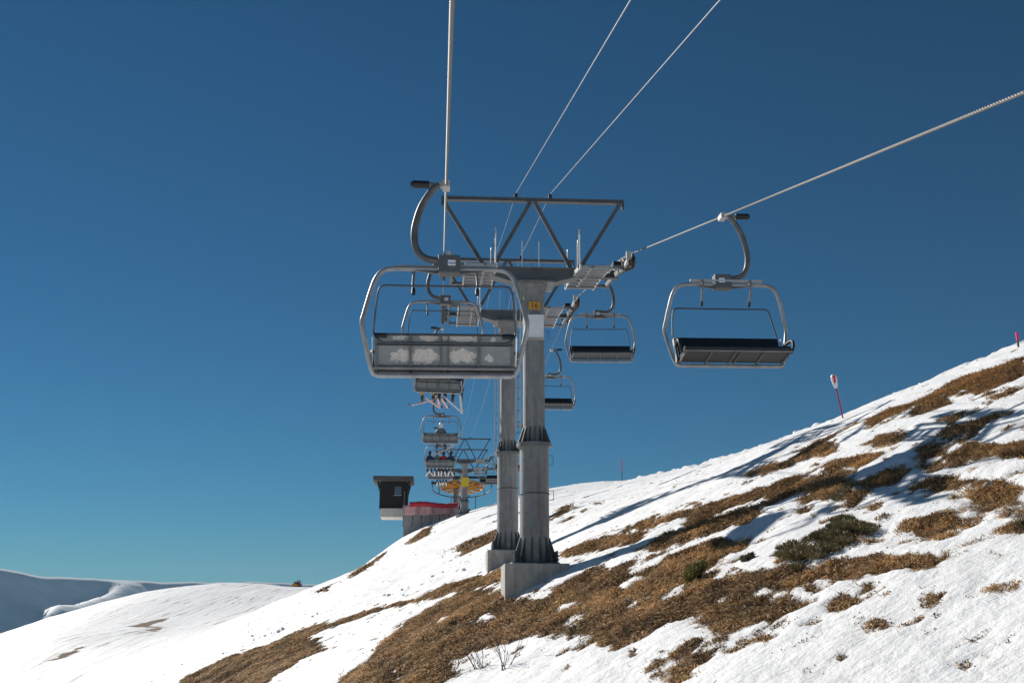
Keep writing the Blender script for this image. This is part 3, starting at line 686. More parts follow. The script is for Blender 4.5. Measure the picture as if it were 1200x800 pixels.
    def spn(x, d, h): v = Rs @ Vector((0, d, h)); return (x, -.05 + v.y, -2.60 + v.z)
    prof = [(.0, .035), (.02, .085), (.25, .075), (.46, .10), (.535, .085), (.56, .05), (.55, .015), (.515, .005)]; m = len(prof)
    vs = [spn(x, d, h) for x in (-.96, .96) for d, h in prof]
    MB().add(vs, [tuple(range(m)), tuple(range(2 * m - 1, m - 1, -1))] + [(i, i + m, i + m + 1, i + 1) for i in range(m - 1)] + [(m - 1, 2 * m - 1, m, 0)]).build('seat_cushion', cushion, t)
    for a, b in zip(edges[:-1], edges[1:]):
        q = [spn(x, d, h) for h in (0.0, .033) for x, d in ((a + .006, .03), (b - .006, .03), (b - .006, .50), (a + .006, .50))]
        MB().add(q, [(3, 2, 1, 0), (4, 5, 6, 7), (0, 1, 5, 4), (1, 2, 6, 5), (2, 3, 7, 6), (3, 0, 4, 7)]).build('seat_pan', under_grey, t)
    for e in edges:
        MB().beam(spn(e, .0, -.012), spn(e, .52, -.012), .03 if abs(e) > .06 else .018, .028).build('seat_rib', hanger_m, t)
    MB().tube([spn(-.98, .53, .0), spn(.98, .53, .0)], .018, 8).build('front_rail', galv, t)
    for sx in (-1, 1):
        MB().prism([(-.14, -2.14), (-.20, -2.18), (-.03, -2.60), (.0, -2.60), (.02, -2.52)], 'x', sx * 1.00, sx * 1.012).build('side_plate', white_metal, t)
        lp = [spn(sx * 1.0, .40, .02), spn(sx * 1.03, .47, .10), spn(sx * 1.045, .44, .22), spn(sx * 1.03, .28, .27), spn(sx * 1.0, .08, .26)]
        MB().tube(spline(lp, 4), .027, 8).build('arm_loop', rubber, t)
    for ch in t.children:                        # slimmer overall width
        for q in [ch] + list(ch.children): 
            if q.name.split('.')[0] not in ('grip', 'grip_shaft', 'grip_cylinder', 'hanger', 'centre_box', 'label_plate', 'label_print'):
                for v in q.data.vertices: v.co.x *= .925
    return t
chair0 = make_chair()
tag(chair0, 'x', 'lift chair', 'four seat chairs hanging from the rope')
S1 = y_arc(14.09); SR1 = y_arc(17.9); SP = 14.95
LLAB = ['empty lift chair with pale peeling patches on its grey back', 'empty lift chair passing the sheaves of the tower with the cabinet',
        'tilted lift chair carrying three skiers, one in yellow-green trousers', 'lift chair carrying one snowboarder in a white helmet',
        'lift chair carrying four skiers with dark helmets', 'lift chair with two riders just before the far tower', None]
RLAB = ['empty descending lift chair with black cushions, hanging clear of the towers over the slope', 'empty descending lift chair hanging between the two close towers',
        'empty descending lift chair seen just past the tower with plate 17', 'empty descending lift chair hidden mostly by the two masts', 'empty descending lift chair between the masts and the far towers',
        'empty descending lift chair near the sheaves of the far yellow plate tower', 'empty descending lift chair beside the orange bullwheel']
CH = {}; first = True
for side in ('L', 'R'):
    for i in range(6 if side == 'L' else 7):
        s = (S1 if side == 'L' else SR1) + SP * i; y = arc_y(s)
        if y > YW - 1: continue
        o = chair0 if first else copy_tree(chair0); first = False
        xx_ = XL if side == 'L' else XR; o.location = (xx_, y, rz(y, xx_)); o.rotation_euler = (0, 0, 0 if side == 'L' else math.pi)
        o['label'] = (LLAB if side == 'L' else RLAB)[i]; CH[side + str(i + 1)] = o
CH['L3'].rotation_euler = (0, math.radians(3.0), math.radians(-7))
CH['L1'].rotation_euler = (0, math.radians(-.3), 0); CH['R1'].rotation_euler = (0, math.radians(.6), math.pi + math.radians(1.5))
CH['R2'].rotation_euler = (0, 0, math.pi - math.radians(3))
for k in ('L1', 'L2'):
    for ch in CH[k].children:
        if ch.name.startswith('back_panel'):
            ch.material_slots[0].link = 'OBJECT'; ch.material_slots[0].material = peel

# ------------------------------------------------------------------ people on the chairs
def seated_mesh(name, jacket, pants, head, boots, spread=.13, lean=0.0):
    V = [(0, .02, .12, .15), (0, -.02, .32, .15), (0, -.04, .50, .17), (0, -.03, .645, .065), (0, .0, .73, .095), (0, .01, .87, .105)]
    E = [(0, 1), (1, 2), (2, 3), (3, 4), (4, 5)]
    for sx in (-1, 1):
        b = len(V)
        V += [(sx * .10, .08, .11, .105), (sx * spread, .48, .12, .085), (sx * (spread + .01), .53, -.30, .075), (sx * (spread + .015), .72, -.36, .055),
              (sx * .17, -.04, .55, .085), (sx * .26, .06, .34, .065), (sx * .20, .30, .24, .05), (sx * .15, .38, .22, .04)]
        E += [(0, b), (b, b + 1), (b + 1, b + 2), (b + 2, b + 3), (2, b + 4), (b + 4, b + 5), (b + 5, b + 6), (b + 6, b + 7)]
    me = bpy.data.meshes.new(name); me.from_pydata([v[:3] for v in V], E, []); o = bpy.data.objects.new('tmp', me); COL.objects.link(o)
    sk = o.modifiers.new('s', 'SKIN'); sk.use_smooth_shade = True; ss = o.modifiers.new('d', 'SUBSURF'); ss.levels = 1; ss.render_levels = 1
    for i, v in enumerate(V): me.skin_vertices[0].data[i].radius = (v[3], v[3]); me.skin_vertices[0].data[i].use_root = (i == 0)
    dg = bpy.context.evaluated_depsgraph_get(); out = bpy.data.meshes.new_from_object(o.evaluated_get(dg)); bpy.data.objects.remove(o)
    out.materials.clear()
    for m in (jacket, pants, head, boots): out.materials.append(m)
    for p in out.polygons:
        c = p.center; p.use_smooth = True
        p.material_index = 2 if c.z > .67 else 3 if c.z < -.18 else 1 if (c.z < .235 and (c.y > .13 or c.z < .2) and abs(c.x) < .235) and not (c.z > .19 and c.y > .2) else 0
    out.name = name; return out
def cloth(n, c): return simple(n, c, .75, 0, .2, 9)
C_yel = cloth('yellow_green_trousers', (.42, .45, .03)); C_blk = cloth('black_trousers', (.012, .013, .018)); C_nav = cloth('navy_jacket', (.02, .04, .10)); C_pnk = cloth('pink_jacket', (.62, .05, .14))
C_gry = cloth('grey_jacket', (.16, .17, .19)); C_wht = simple('white_shell', (.72, .72, .72), .35, 0, .06); C_skin = cloth('skin', (.42, .24, .17)); C_red = cloth('red_jacket', (.4, .03, .03)); C_dh = cloth('dark_helmet', (.02, .025, .04)); C_bt = cloth('boots', (.05, .05, .055)); C_ltb = cloth('pale_boots', (.45, .45, .46))
ski_w = simple('white_ski', (.32, .33, .36), .35, 0, .1, 3); ski_p = simple('pink_ski', (.40, .25, .24), .4, 0, .3, 3)
def ski_mesh(L, wd, mat, name):
    mb = MB(); n = 14; vs = []
    for i in range(n + 1):
        t = i / n; y = (t - .45) * L; z = .16 * max(0, (t - .86) / .14) ** 2 + .03 * max(0, (.06 - t) / .06); ww = wd * (.5 if t in (0, 1) else .9 + .2 * abs(t - .5)) / 2
        vs += [(-ww, y, z), (ww, y, z), (ww, y, z + .015), (-ww, y, z + .015)]
    fs = [(3, 2, 1, 0), tuple(n * 4 + k for k in range(4))]
    for i in range(n):
        for k in range(4): fs.append((i * 4 + k, i * 4 + (k + 1) % 4, i * 4 + 4 + (k + 1) % 4, i * 4 + 4 + k))
    return mb.add(vs, fs).box((0, 0, .04), (wd * .7, .3, .05)).mesh(name, mat)
SKI_W = ski_mesh(1.65, .10, ski_w, 'ski'); SKI_P = ski_mesh(1.6, .10, ski_p, 'ski'); BOARD = ski_mesh(1.5, .27, ski_w, 'snowboard')
HELM = {}
def rider(chair, x, jacket, pants, head, label, gear='ski', spread=.13, ski=None, rots=((0, 0, 0), (0, 0, 0)), skilabel='', helmet=None, pole=True):
    ch = CH[chair]; bpy.context.view_layer.update(); M = ch.matrix_world
    p = empty('person'); p.matrix_world = M @ Matrix.Translation((x, .0, -2.50)); tag(p, label, 'person', 'people riding up the lift')
    me = seated_mesh('body', jacket, pants, head, C_bt, spread); inst(me, 'body', p)
    if helmet:
        k = helmet.name
        if k not in HELM:
            bm = bmesh.new(); bmesh.ops.create_uvsphere(bm, u_segments=12, v_segments=8, radius=.135); bmesh.ops.delete(bm, geom=[v for v in bm.verts if v.co.z < -.06], context='VERTS')
            bmesh.ops.scale(bm, vec=(.92, 1.1, 1), verts=bm.verts); HELM[k] = bpy.data.meshes.new('helmet'); bm.to_mesh(HELM[k]); bm.free(); HELM[k].materials.append(helmet)
            for q in HELM[k].polygons: q.use_smooth = True
        inst(HELM[k], 'helmet', p, (0, .0, .85))
    if gear == 'ski':
        for sx, rt in zip((-1, 1), rots):
            o = bpy.data.objects.new('ski', ski or SKI_W); COL.objects.link(o)
            o.matrix_world = p.matrix_world @ Matrix.Translation((sx * (spread + .012), .62, -.475)) @ Matrix.Rotation(math.radians(rt[2]), 4, 'Z') @ Matrix.Rotation(math.radians(rt[0]), 4, 'X')
            tag(o, skilabel % ('left' if sx < 0 else 'right'), 'ski', 'skis on hanging feet')
    elif gear == 'board':
        o = bpy.data.objects.new('snowboard', BOARD); COL.objects.link(o)
        o.matrix_world = p.matrix_world @ Matrix.Translation((.05, .62, -.50)) @ Matrix.Rotation(math.radians(-28), 4, 'Y') @ Matrix.Rotation(math.radians(-62), 4, 'Z') @ Matrix.Rotation(math.radians(30), 4, 'Y')
        tag(o, 'white snowboard slung diagonally under the snowboarder in the white helmet', 'snowboard')
rider('L3', -.48, C_pnk, C_yel, C_skin, 'skier in yellow-green trousers on the tilted chair', spread=.22, ski=SKI_P, rots=((-4, 0, 48), (-6, 0, -18)), skilabel='faded pink ski on the %s foot of the skier in yellow-green trousers', helmet=C_dh)
rider('L3', .10, C_pnk, C_blk, C_skin, 'skier in black trousers and pink jacket, middle of the tilted chair', spread=.11, ski=SKI_P, rots=((-4, 0, 3), (-5, 0, -4)), skilabel='faded pink ski on the %s foot of the middle skier on the tilted chair', helmet=C_dh)
rider('L3', .70, C_nav, C_blk, C_skin, 'skier in black trousers with white skis at the end of the tilted chair', spread=.16, ski=SKI_W, rots=((-14, 0, -24), (-20, 0, 2)), skilabel='white ski on the %s foot of the end skier on the tilted chair', helmet=C_dh)
rider('L4', .02, C_gry, C_blk, C_wht, 'lone snowboarder in a white helmet', 'board', helmet=C_wht, spread=.22)
for x, j, nm in ((-.70, C_nav, 'navy jacket at the outer end'), (-.22, C_gry, 'grey jacket beside the navy jacket'), (.22, C_red, 'dark red jacket in the middle'), (.70, C_nav, 'navy jacket at the tower end')):
    rider('L5', x, j, C_blk, C_dh, 'skier in ' + nm + ' of the four-skier chair', spread=.12, rots=((-8, 0, 13), (-6, 0, -15)) if x < -.5 else ((-5, 0, 5 * x), (-4, 0, -6 * x - 2)), skilabel='white ski on the %s foot of the skier in ' + nm, helmet=C_dh)
for x, nm in ((-.1, 'grey'), (.38, 'navy')):
    rider('L6', x, C_gry if nm == 'grey' else C_nav, C_blk, C_dh, 'skier in ' + nm + ' jacket on the chair just before the far tower', spread=.11, rots=((-4, 0, 3), (-4, 0, -3)), skilabel='white ski on the %s foot of the ' + nm + ' skier just before the far tower', helmet=C_dh)

# ------------------------------------------------------------------ top station
def top_station():
    zw = rope_z(YW); O = (XM, YW, zat(597, YW)); t = empty('top_station', O); tag(t, 'steel top station frame with orange spoked bullwheel and curved guard rail', 'lift station')
    TL = -.2
    def P(x, y, dz=0): return (XM + x, YW + y, zw + TL * y + dz)
    B = lambda mb, n, m, par=None: mb.build(n, m, t if par is None else par, O)
    wh = B(MB().tube([P(2.36 * math.cos(a), 2.36 * math.sin(a), -.02) for a in np.linspace(0, 2 * math.pi, 48, endpoint=False)], .075, 8, closed=True), 'bullwheel', orange_m)
    B(MB().cyl(P(0, 0, -.25), P(0, 0, .3), .38, 16), 'hub', orange_m, wh)
    for i in range(12):
        a = 2 * math.pi * i / 12 + .1; c, s = math.cos(a), math.sin(a)
        B(MB().beam(P(.3 * c, .3 * s, .0), P(2.32 * c, 2.32 * s, -.02), .16, .26), 'spoke', orange_m, wh)
    B(MB().tube([P(1.35 * math.cos(a), 1.35 * math.sin(a), -.02) for a in np.linspace(0, 2 * math.pi, 32, endpoint=False)], .06, 8, closed=True), 'inner_ring', orange_m, wh)
    B(MB().cyl((XM - .65, YW + .3, O[2] - .8), (XM - .65, YW + .3, zw + .9), .27, 14), 'column', galv_mast)
    for y in (-.9, 1.1): B(MB().beam(P(-3.3, y, .72), P(3.3, y, .72), .22, .28), 'cross_beam', dark_steel)
    for x in (-.9, .3): B(MB().beam(P(x, -2.6, .62), P(x, 3.0, .62), .2, .24), 'long_beam', dark_steel)
    R = 3.2; ang = np.linspace(math.radians(-14), math.radians(194), 40)
    B(MB().tube([P(R * math.cos(a), R * math.sin(a), -.18) for a in ang], .065, 8), 'guard_rail', dark_steel)
    for d in (4, 40, 75, 105, 140, 176):
        a = math.radians(d); q = P(R * math.cos(a), R * math.sin(a), -.15); q2 = P(R * math.cos(a), min(1.1, R * math.sin(a)), .66)
        B(MB().beam(q, (q[0], q[1], q2[2]), .09, .12), 'hanger', dark_steel); B(MB().beam((q[0], q[1], q2[2]), q2, .09, .1) if abs(q[1] - q2[1]) > .05 else MB().box(q2, (.16, .16, .1)), 'bracket', dark_steel)
    # low railing and control posts at the foot of the column
    g = O[2]
    for x in (-1.2, -.4, .5, 1.3): B(MB().cyl((XM + x, YW - 5.0, g - .8), (XM + x, YW - 5.0, g + .9), .035, 6), 'rail_post', dark_steel)
    B(MB().cyl((XM - 1.2, YW - 5.0, g + .88), (XM + 1.4, YW - 5.0, g + .88), .03, 6), 'hand_rail', dark_steel)
top_station()

def hut():
    Y = 118.0; X = lambda px: at_y(px, 590, Y)[0]; Zp = lambda py: zat(py, Y)
    x0, x1 = X(444.5), X(477.5); z0, z1 = Zp(596), Zp(565.5); D = 3.4; O = ((x0 + x1) / 2, Y + D / 2, z0); t = empty('operator_hut', O)
    tag(t, 'small dark wooden cabin with overhanging roof on a jutting slab', 'hut')
    B = lambda mb, n, m, par=None: mb.build(n, m, t if par is None else par, O)
    wl = B(MB().box(((x0 + x1) / 2, Y + D / 2, (z0 + z1) / 2), (x1 - x0, D, z1 - z0)), 'wall', wood_d)
    nb = 11; wdt = (x1 - x0) / nb
    pm = MB().box((0, 0, 0), (wdt - .03, .04, z1 - z0 - .02)).mesh('plank', wood_d)
    for i in range(nb): inst(pm, 'plank', wl, (x0 + wdt * (i + .5) - O[0], -D / 2 - .018, (z1 - z0) / 2))
    xr0, xr1 = X(437), X(484); zt = Zp(559)
    B(MB().box(((xr0 + xr1) / 2, Y + D / 2 - .2, (z1 + zt) / 2 + .05), (xr1 - xr0, D + 1.4, zt - z1 - .1)), 'roof', roof_m)
    for xe, xw in ((X(441.5), x0), (X(480.5), x1)):
        B(MB().prism([(xe, z1 + .05), (xw, z1 + .05), (xw, z1 - 1.15)], 'y', Y - .75, Y - .6), 'eave_bracket', wood_d)
        B(MB().prism([(xe, z1 + .05), (xw, z1 + .05), (xw, z1 - 1.15)], 'y', Y + D - .3, Y + D - .15), 'eave_bracket', wood_d)
    wx = X(466); wz = Zp(575)
    fr = B(MB().box((wx, Y - .05, wz), (.86, .06, .98)), 'window', wood_d); B(MB().box((wx, Y - .075, wz), (.7, .03, .82)), 'pane', glass_m, fr); B(MB().box((wx, Y - .10, wz - .5), (.8, .08, .06)), 'sill', concrete_l, fr)
    B(MB().cyl((X(474), Y - .25, z0 - .2), (X(474), Y - .25, z0 + 1.8), .05, 6), 'post', galv)
    xs0, xs1 = X(446), X(473); B(MB().box(((xs0 + xs1) / 2, Y + D / 2 - .1, (z0 + Zp(606)) / 2), (xs1 - xs0, D + .4, z0 - Zp(606))), 'floor_slab', concrete_l)
hut()
def platform():
    Y = 116.2; X = lambda px: at_y(px, 600, Y)[0]; x0, x1 = X(473), X(545); zt = zat(601, Y); O = ((x0 + x1) / 2, Y, zt - 4)
    o = MB().box(((x0 + x1) / 2, Y + 4, zt - 3), (x1 - x0, 8, 6)).build('unloading_platform', concrete, None, O, .03); tag(o, 'grey concrete retaining wall of the unloading platform below the red net', 'platform')
    Y2_ = 115.6; X = lambda px: at_y(px, 598, Y2_)[0]; x0, x1 = X(472), X(537); n = 30; z_lo, z_hi = zat(603.5, Y2_), zat(592, Y2_)
    t = empty('safety_net', ((x0 + x1) / 2, Y2_, z_lo)); O = t.location; tag(t, 'red padded roll above faded pink safety net on the platform edge', 'net')
    vs = []; fs = []
    for i in range(n + 1):
        u = i / n; x = x0 + (x1 - x0) * u
        for j in range(5):
            v = j / 4; vs.append((x, Y2_ + .12 * math.sin(u * 21 + v) + .08 * math.sin(u * 47), z_lo + (z_hi - z_lo) * v + (.25 * max(0, u - .45) * (1 - v) * 1.6)))
    for i in range(n):
        for j in range(4): a = i * 5 + j; fs.append((a, a + 5, a + 6, a + 1))
    q = MB().add(vs, fs, True).build('net', net_pink, t, O); q.modifiers.new('solid', 'SOLIDIFY').thickness = .03
    pts = [(X(480) + (X(536) - X(480)) * u, Y2_ - .25 + .05 * math.sin(u * 9), zat(591, Y2_) + .10 * math.sin(u * 6.5) - .05) for u in np.linspace(0, 1, 24)]
    MB().tube(pts, [.24 + .03 * math.sin(i * 1.7) for i in range(24)], 12).build('padded_roll', net_red, t, O)
    pm = MB().cyl((0, 0, -1.2), (0, 0, 1.35), .035, 6).mesh('post', dark_steel)
    for u in np.linspace(.01, .99, 7): inst(pm, 'post', t, (x0 + (x1 - x0) * u - O[0], .22, .0))
platform()

# ------------------------------------------------------------------ marker poles, snowmobile
def marker(px, py, hpx, lean, style, label, Yf=None):
    p = hit(px, py + 3); z = ground_h(p[0], p[1]); d = float(p @ FW); h = hpx / F * d + .05
    t = empty('marker_pole', (p[0], p[1], z)); t.rotation_euler = (0, math.radians(lean), 0); tag(t, label, 'marker pole', 'piste marker poles')
    if style == 'disc':
        MB().cyl((0, 0, -.5), (0, 0, h * .72), .022, 8).build('pole', purple_m, t)
        hd = MB().tube(spline([(0, 0, h * .68), (0, 0, h * .74), (0, 0, h * .84), (0, 0, h * .94), (0, 0, h)], 3), [.03, .04, .05, .06, .068, .075, .082, .09, .093, .09, .08, .065, .04][:13], 12).build('marker_head', label_m, t)
        MB().tube([(-.03, -.075, h * .80), (-.02, -.10, h * .88), (-.03, -.09, h * .96)], .035, 8).build('red_stripe', net_red, hd)
    else:
        MB().cyl((0, 0, -.5), (0, 0, h * .45), .03, 8).build('pole', dark_steel, t); MB().cyl((0, 0, h * .45), (0, 0, h), .04, 8).build('pink_sleeve', pink_m, t)
marker(988, 489, 51, -9, 'disc', 'leaning red marker pole with white and red head on the brow')
marker(729, 562, 24, 0, 'pink', 'dark marker pole with pink upper sleeve on the far piste edge')
marker(1194, 408, 16, 0, 'pink', 'short pink marker pole high on the snowy brow')

def snowmobile():
    p = at_y(347, 687, 251); z = ground_h(p[0], p[1]); O = (p[0], p[1], z - .02); t = empty('snowmobile', O, math.radians(62)); tag(t, 'orange and black snowmobile on the crest of the white hill', 'snowmobile')
    MB().prism([(-.7, .28), (-.75, .62), (-.2, .72), (.15, .95), (.45, .98), (.95, .72), (1.2, .45), (1.1, .28)], 'x', -.36, .36).build('hull', orange_m, t, bevel=.08)
    MB().prism([(-1.5, .62), (-1.5, .8), (-.5, .86), (-.1, .8), (-.1, .62)], 'x', -.2, .2).build('seat', rubber, t, bevel=.04)
    MB().tube([(0, y, zz) for y, zz in ((-1.5, .3), (-1.35, .5), (-.2, .5), (.2, .3), (0, .05), (-1.3, .05))], .06, 6, closed=True).prism([(-1.5, .3), (-1.35, .5), (-.2, .5), (.2, .3), (0, .03), (-1.3, .03)], 'x', -.25, .25).build('track', rubber, t)
    for sx in (-1, 1):
        MB().tube([(sx * .5, .2, .04), (sx * .5, 1.2, .04), (sx * .5, 1.45, .2)], .06, 6).beam((sx * .5, .8, .08), (sx * .25, .7, .45), .06, .06).build('runner', dark_steel, t)
    MB().prism([(.45, .95), (.30, 1.3), (.27, 1.3), (.38, .95)], 'x', -.3, .3).build('windshield', glass_m, t)
    MB().cyl((-.4, .15, 1.05), (.4, .15, 1.05), .025, 6).cyl((0, .15, .9), (0, .15, 1.05), .03, 6).build('handlebar', rubber, t)
    R = Matrix.Rotation(math.radians(62), 4, 'Z')
    for dy, j, nm in ((-.35, C_nav, 'driving the snowmobile'), (-.95, C_red, 'riding behind the snowmobile driver')):
        b = empty('person'); b.matrix_world = Matrix.Translation(O) @ R @ Matrix.Translation((0, dy, .78)); tag(b, 'person in dark clothes ' + nm, 'person', 'people on the snowmobile')
        inst(seated_mesh('body', j, C_blk, C_dh, C_bt, .28), 'body', b)
snowmobile()

# ------------------------------------------------------------------ dry grass and heath on the bare ground (uncountable)
def grass():
    m, nt, b = material('dry_grass'); at = N(nt, 'ShaderNodeAttribute', attribute_name='tint'); nt.links.new(at.outputs['Color'], b.inputs['Base Color']); b.inputs['Roughness'].default_value = .8
    b.inputs['Specular IOR Level'].default_value = .2
    NB = 430000
    # candidates weighted to the part of the slope that shows
    x = RNG.uniform(-11, 23.5, NB * 7); y = 9.5 + (RNG.random(NB * 7) ** 1.35) * 44; f = bare_field(x, y); k = np.where(f + RNG.normal(-.02, .06, len(f)) > .0)[0]
    k = k[:NB]; x, y = x[k], y[k]; fk = f[k]
    xf = RNG.uniform(-14, 22, 160000); yf = RNG.uniform(54, 122, 160000); ff = bare_field(xf, yf); kf = np.where(ff + RNG.normal(0, .05, len(xf)) > .0)[0][:30000]
    x = np.r_[x, xf[kf]]; y = np.r_[y, yf[kf]]; fk = np.r_[fk, ff[kf]]; n = len(x)
    i = np.clip(np.searchsorted(xs, x) - 1, 0, len(xs) - 2); j = np.clip(np.searchsorted(ys, y) - 1, 0, len(ys) - 2)
    u = (x - xs[i]) / (xs[i + 1] - xs[i]); v = (y - ys[j]) / (ys[j + 1] - ys[j])
    z = (GZ[j, i] * (1 - u) + GZ[j, i + 1] * u) * (1 - v) + (GZ[j + 1, i] * (1 - u) + GZ[j + 1, i + 1] * u) * v
    gold = sstep(.0, .35, fbm(x * .45, y * .3, 91, 3) + .10)                         # straw against heath
    pg = hit(1160, 575); gold = np.maximum(gold, np.exp(-((x - pg[0]) ** 2 + ((y - pg[1]) * .8) ** 2) / 1.6))
    tus = .5 + .5 * fbm(x * 1.6, y * 1.4, 93, 3)                                         # tussocks
    heath = RNG.random(n) > (.40 + .5 * gold)
    ln = np.where(heath, RNG.uniform(.04, .10, n), RNG.uniform(.09, .22, n)) * (.55 + .9 * tus) * np.clip(.40 + 2.2 * fk, .34, 1.0)
    wd = np.where(heath, RNG.uniform(.007, .014, n), RNG.uniform(.005, .011, n)) * (1 + .02 * np.maximum(0, y - 15)) * np.where(y > 54, 2.6, 1); ln = ln * np.where(y > 54, 1.6, 1)
    az = np.where(heath, RNG.uniform(0, 2 * np.pi, n), np.pi * 1.12 + 1.0 * fbm(x * .9, y * .8, 95, 2) * 1.5 + RNG.normal(0, .55, n))   # straw combed downhill
    el = np.where(heath, RNG.uniform(.2, 1.1, n), RNG.uniform(.05, .65, n))
    dx, dy, dz = np.cos(az) * np.cos(el), np.sin(az) * np.cos(el), np.sin(el)
    a2 = az + np.pi / 2 + RNG.normal(0, .6, n); wx, wy = np.cos(a2) * wd, np.sin(a2) * wd
    B0 = np.stack([x - wx, y - wy, z - .02], -1); B1 = np.stack([x + wx, y + wy, z - .02], -1)
    mx = x + dx * ln * .55; my = y + dy * ln * .55; mz = z + dz * ln * .6
    M0 = np.stack([mx - wx * .7, my - wy * .7, mz], -1); M1 = np.stack([mx + wx * .7, my + wy * .7, mz], -1)
    slump = np.where(heath, .0, .25)
    T = np.stack([x + dx * ln * 1.05, y + dy * ln * 1.05, z + dz * ln - slump * ln], -1)
    co = np.stack([B0, B1, M1, M0, T], 1).reshape(-1, 3)
    o5 = np.arange(n) * 5; tri = np.stack([o5, o5 + 1, o5 + 2, o5, o5 + 2, o5 + 3, o5 + 3, o5 + 2, o5 + 4], -1).reshape(-1, 3).astype(np.int32)
    me = bpy.data.meshes.new('dry_grass'); me.vertices.add(len(co)); me.vertices.foreach_set('co', co.astype(np.float32).ravel())
    me.loops.add(tri.size); me.loops.foreach_set('vertex_index', tri.ravel()); me.polygons.add(len(tri))
    me.polygons.foreach_set('loop_start', np.arange(0, tri.size, 3, dtype=np.int32)); me.polygons.foreach_set('loop_total', np.full(len(tri), 3, np.int32)); me.update(calc_edges=True)
    pal_h = np.array([(.15, .098, .062), (.20, .135, .082), (.25, .17, .105), (.12, .085, .06)]); pal_s = np.array([(.32, .215, .115), (.40, .29, .16), (.24, .155, .085), (.48, .37, .22)])
    c = np.where(heath[:, None], pal_h[RNG.integers(0, 4, n)], pal_s[RNG.integers(0, 4, n)]) * (RNG.uniform(.7, 1.3, n) * (1.55 + .75 * fbm(x * 2.2, y * 1.8, 99, 3)))[:, None]
    green = (fbm(x * .7, y * .5, 97, 3) > .45) & (RNG.random(n) > .4); c[green] = c[green] * .6 + np.array([.03, .032, .01])
    c = c * np.array([1.03, 1.0, .97])
    cc = np.ones((n, 5, 4), np.float32); cc[:, :, :3] = c[:, None]; ca = me.color_attributes.new('tint', 'FLOAT_COLOR', 'POINT'); ca.data.foreach_set('color', cc.ravel())
    me.materials.append(m); o = bpy.data.objects.new('dry_grass', me); COL.objects.link(o); tag(o, 'matted brown dry grass and heath between the snow patches', 'grass', kind='stuff')
grass()

# ------------------------------------------------------------------ shrubs
def juniper(px, py, rx, rz, n, cols, label, name='juniper_bush', ry=None):
    p = hit(px, py); z = ground_h(p[0], p[1]); O = (p[0], p[1], z); t = empty(name, O); tag(t, label, 'bush', 'low green bushes'); ry = ry or rx
    m, nt, b = material('needles'); at = N(nt, 'ShaderNodeAttribute', attribute_name='tint'); nt.links.new(at.outputs['Color'], b.inputs['Base Color']); b.inputs['Roughness'].default_value = .7
    st = MB(); rs = random.Random(px)
    lobes = [(rs.uniform(-.85, .85) * rx, rs.uniform(-.8, .8) * ry, rs.uniform(.2, .8) * rz, rs.uniform(.14, .28)) for _ in range(44)]
    for lx, ly, lz, _ in lobes: st.tube([(lx * .1, ly * .1, -.15), (lx * .5, ly * .5, lz * .35 + (ground_h(O[0] + lx * .5, O[1] + ly * .5) - z)), (lx, ly, lz + ground_h(O[0] + lx, O[1] + ly) - z)], [.022, .014, .006], 5)
    st.build('stem', bark, t)
    V = []; Fc = []; C = []
    for k in range(n):
        lx, ly, lz, s = rs.choice(lobes); d = Vector((rs.gauss(0, 1), rs.gauss(0, 1), rs.gauss(0, 1))).normalized() * (rs.random() ** .4)
        gz = ground_h(O[0] + lx, O[1] + ly) - z
        c = Vector((lx + d.x * s * rx * 1.1, ly + d.y * s * ry * 1.1, max(.0, lz + d.z * s * rz * 1.3) + gz)); dirv = (d + Vector((rs.uniform(-.6, .6), rs.uniform(-.6, .6), rs.uniform(.1, .9)))).normalized()
        l = rs.uniform(.03, .065) * (.7 + rx * .5); sd = dirv.cross(Vector((rs.random(), rs.random(), rs.random() - .5))).normalized() * rs.uniform(.005, .011)
        i = len(V); V += [c - sd, c + sd, c + dirv * l]; Fc.append((i, i + 1, i + 2)); col = rs.choice(cols); f = rs.uniform(.7, 1.3); C += [tuple(q * f for q in col) + (1,)] * 3
    me = bpy.data.meshes.new('foliage'); me.from_pydata(V, [], Fc); ca = me.color_attributes.new('tint', 'FLOAT_COLOR', 'POINT'); ca.data.foreach_set('color', np.array(C, np.float32).ravel()); me.materials.append(m)
    inst(me, 'foliage', t)
G1_ = [(.18, .165, .06), (.25, .20, .09), (.14, .12, .05), (.33, .24, .13)]; G2_ = [(.17, .16, .022), (.12, .125, .018), (.2, .17, .03)]; G3_ = [(.06, .06, .026), (.09, .07, .036), (.05, .048, .022)]
juniper(968, 642, .72, .20, 22000, G1_, 'wide low green juniper bush spread over the snow', ry=.85)
juniper(815, 678, .19, .30, 3500, G2_, 'small round yellow-green bush among brown heath')
juniper(988, 583, .20, .11, 2200, G1_, 'dark green cushion bush between snow patches above the wide juniper')
juniper(876, 657, .12, .10, 900, G3_, 'tiny dark bush on the snow beside the brown heath')

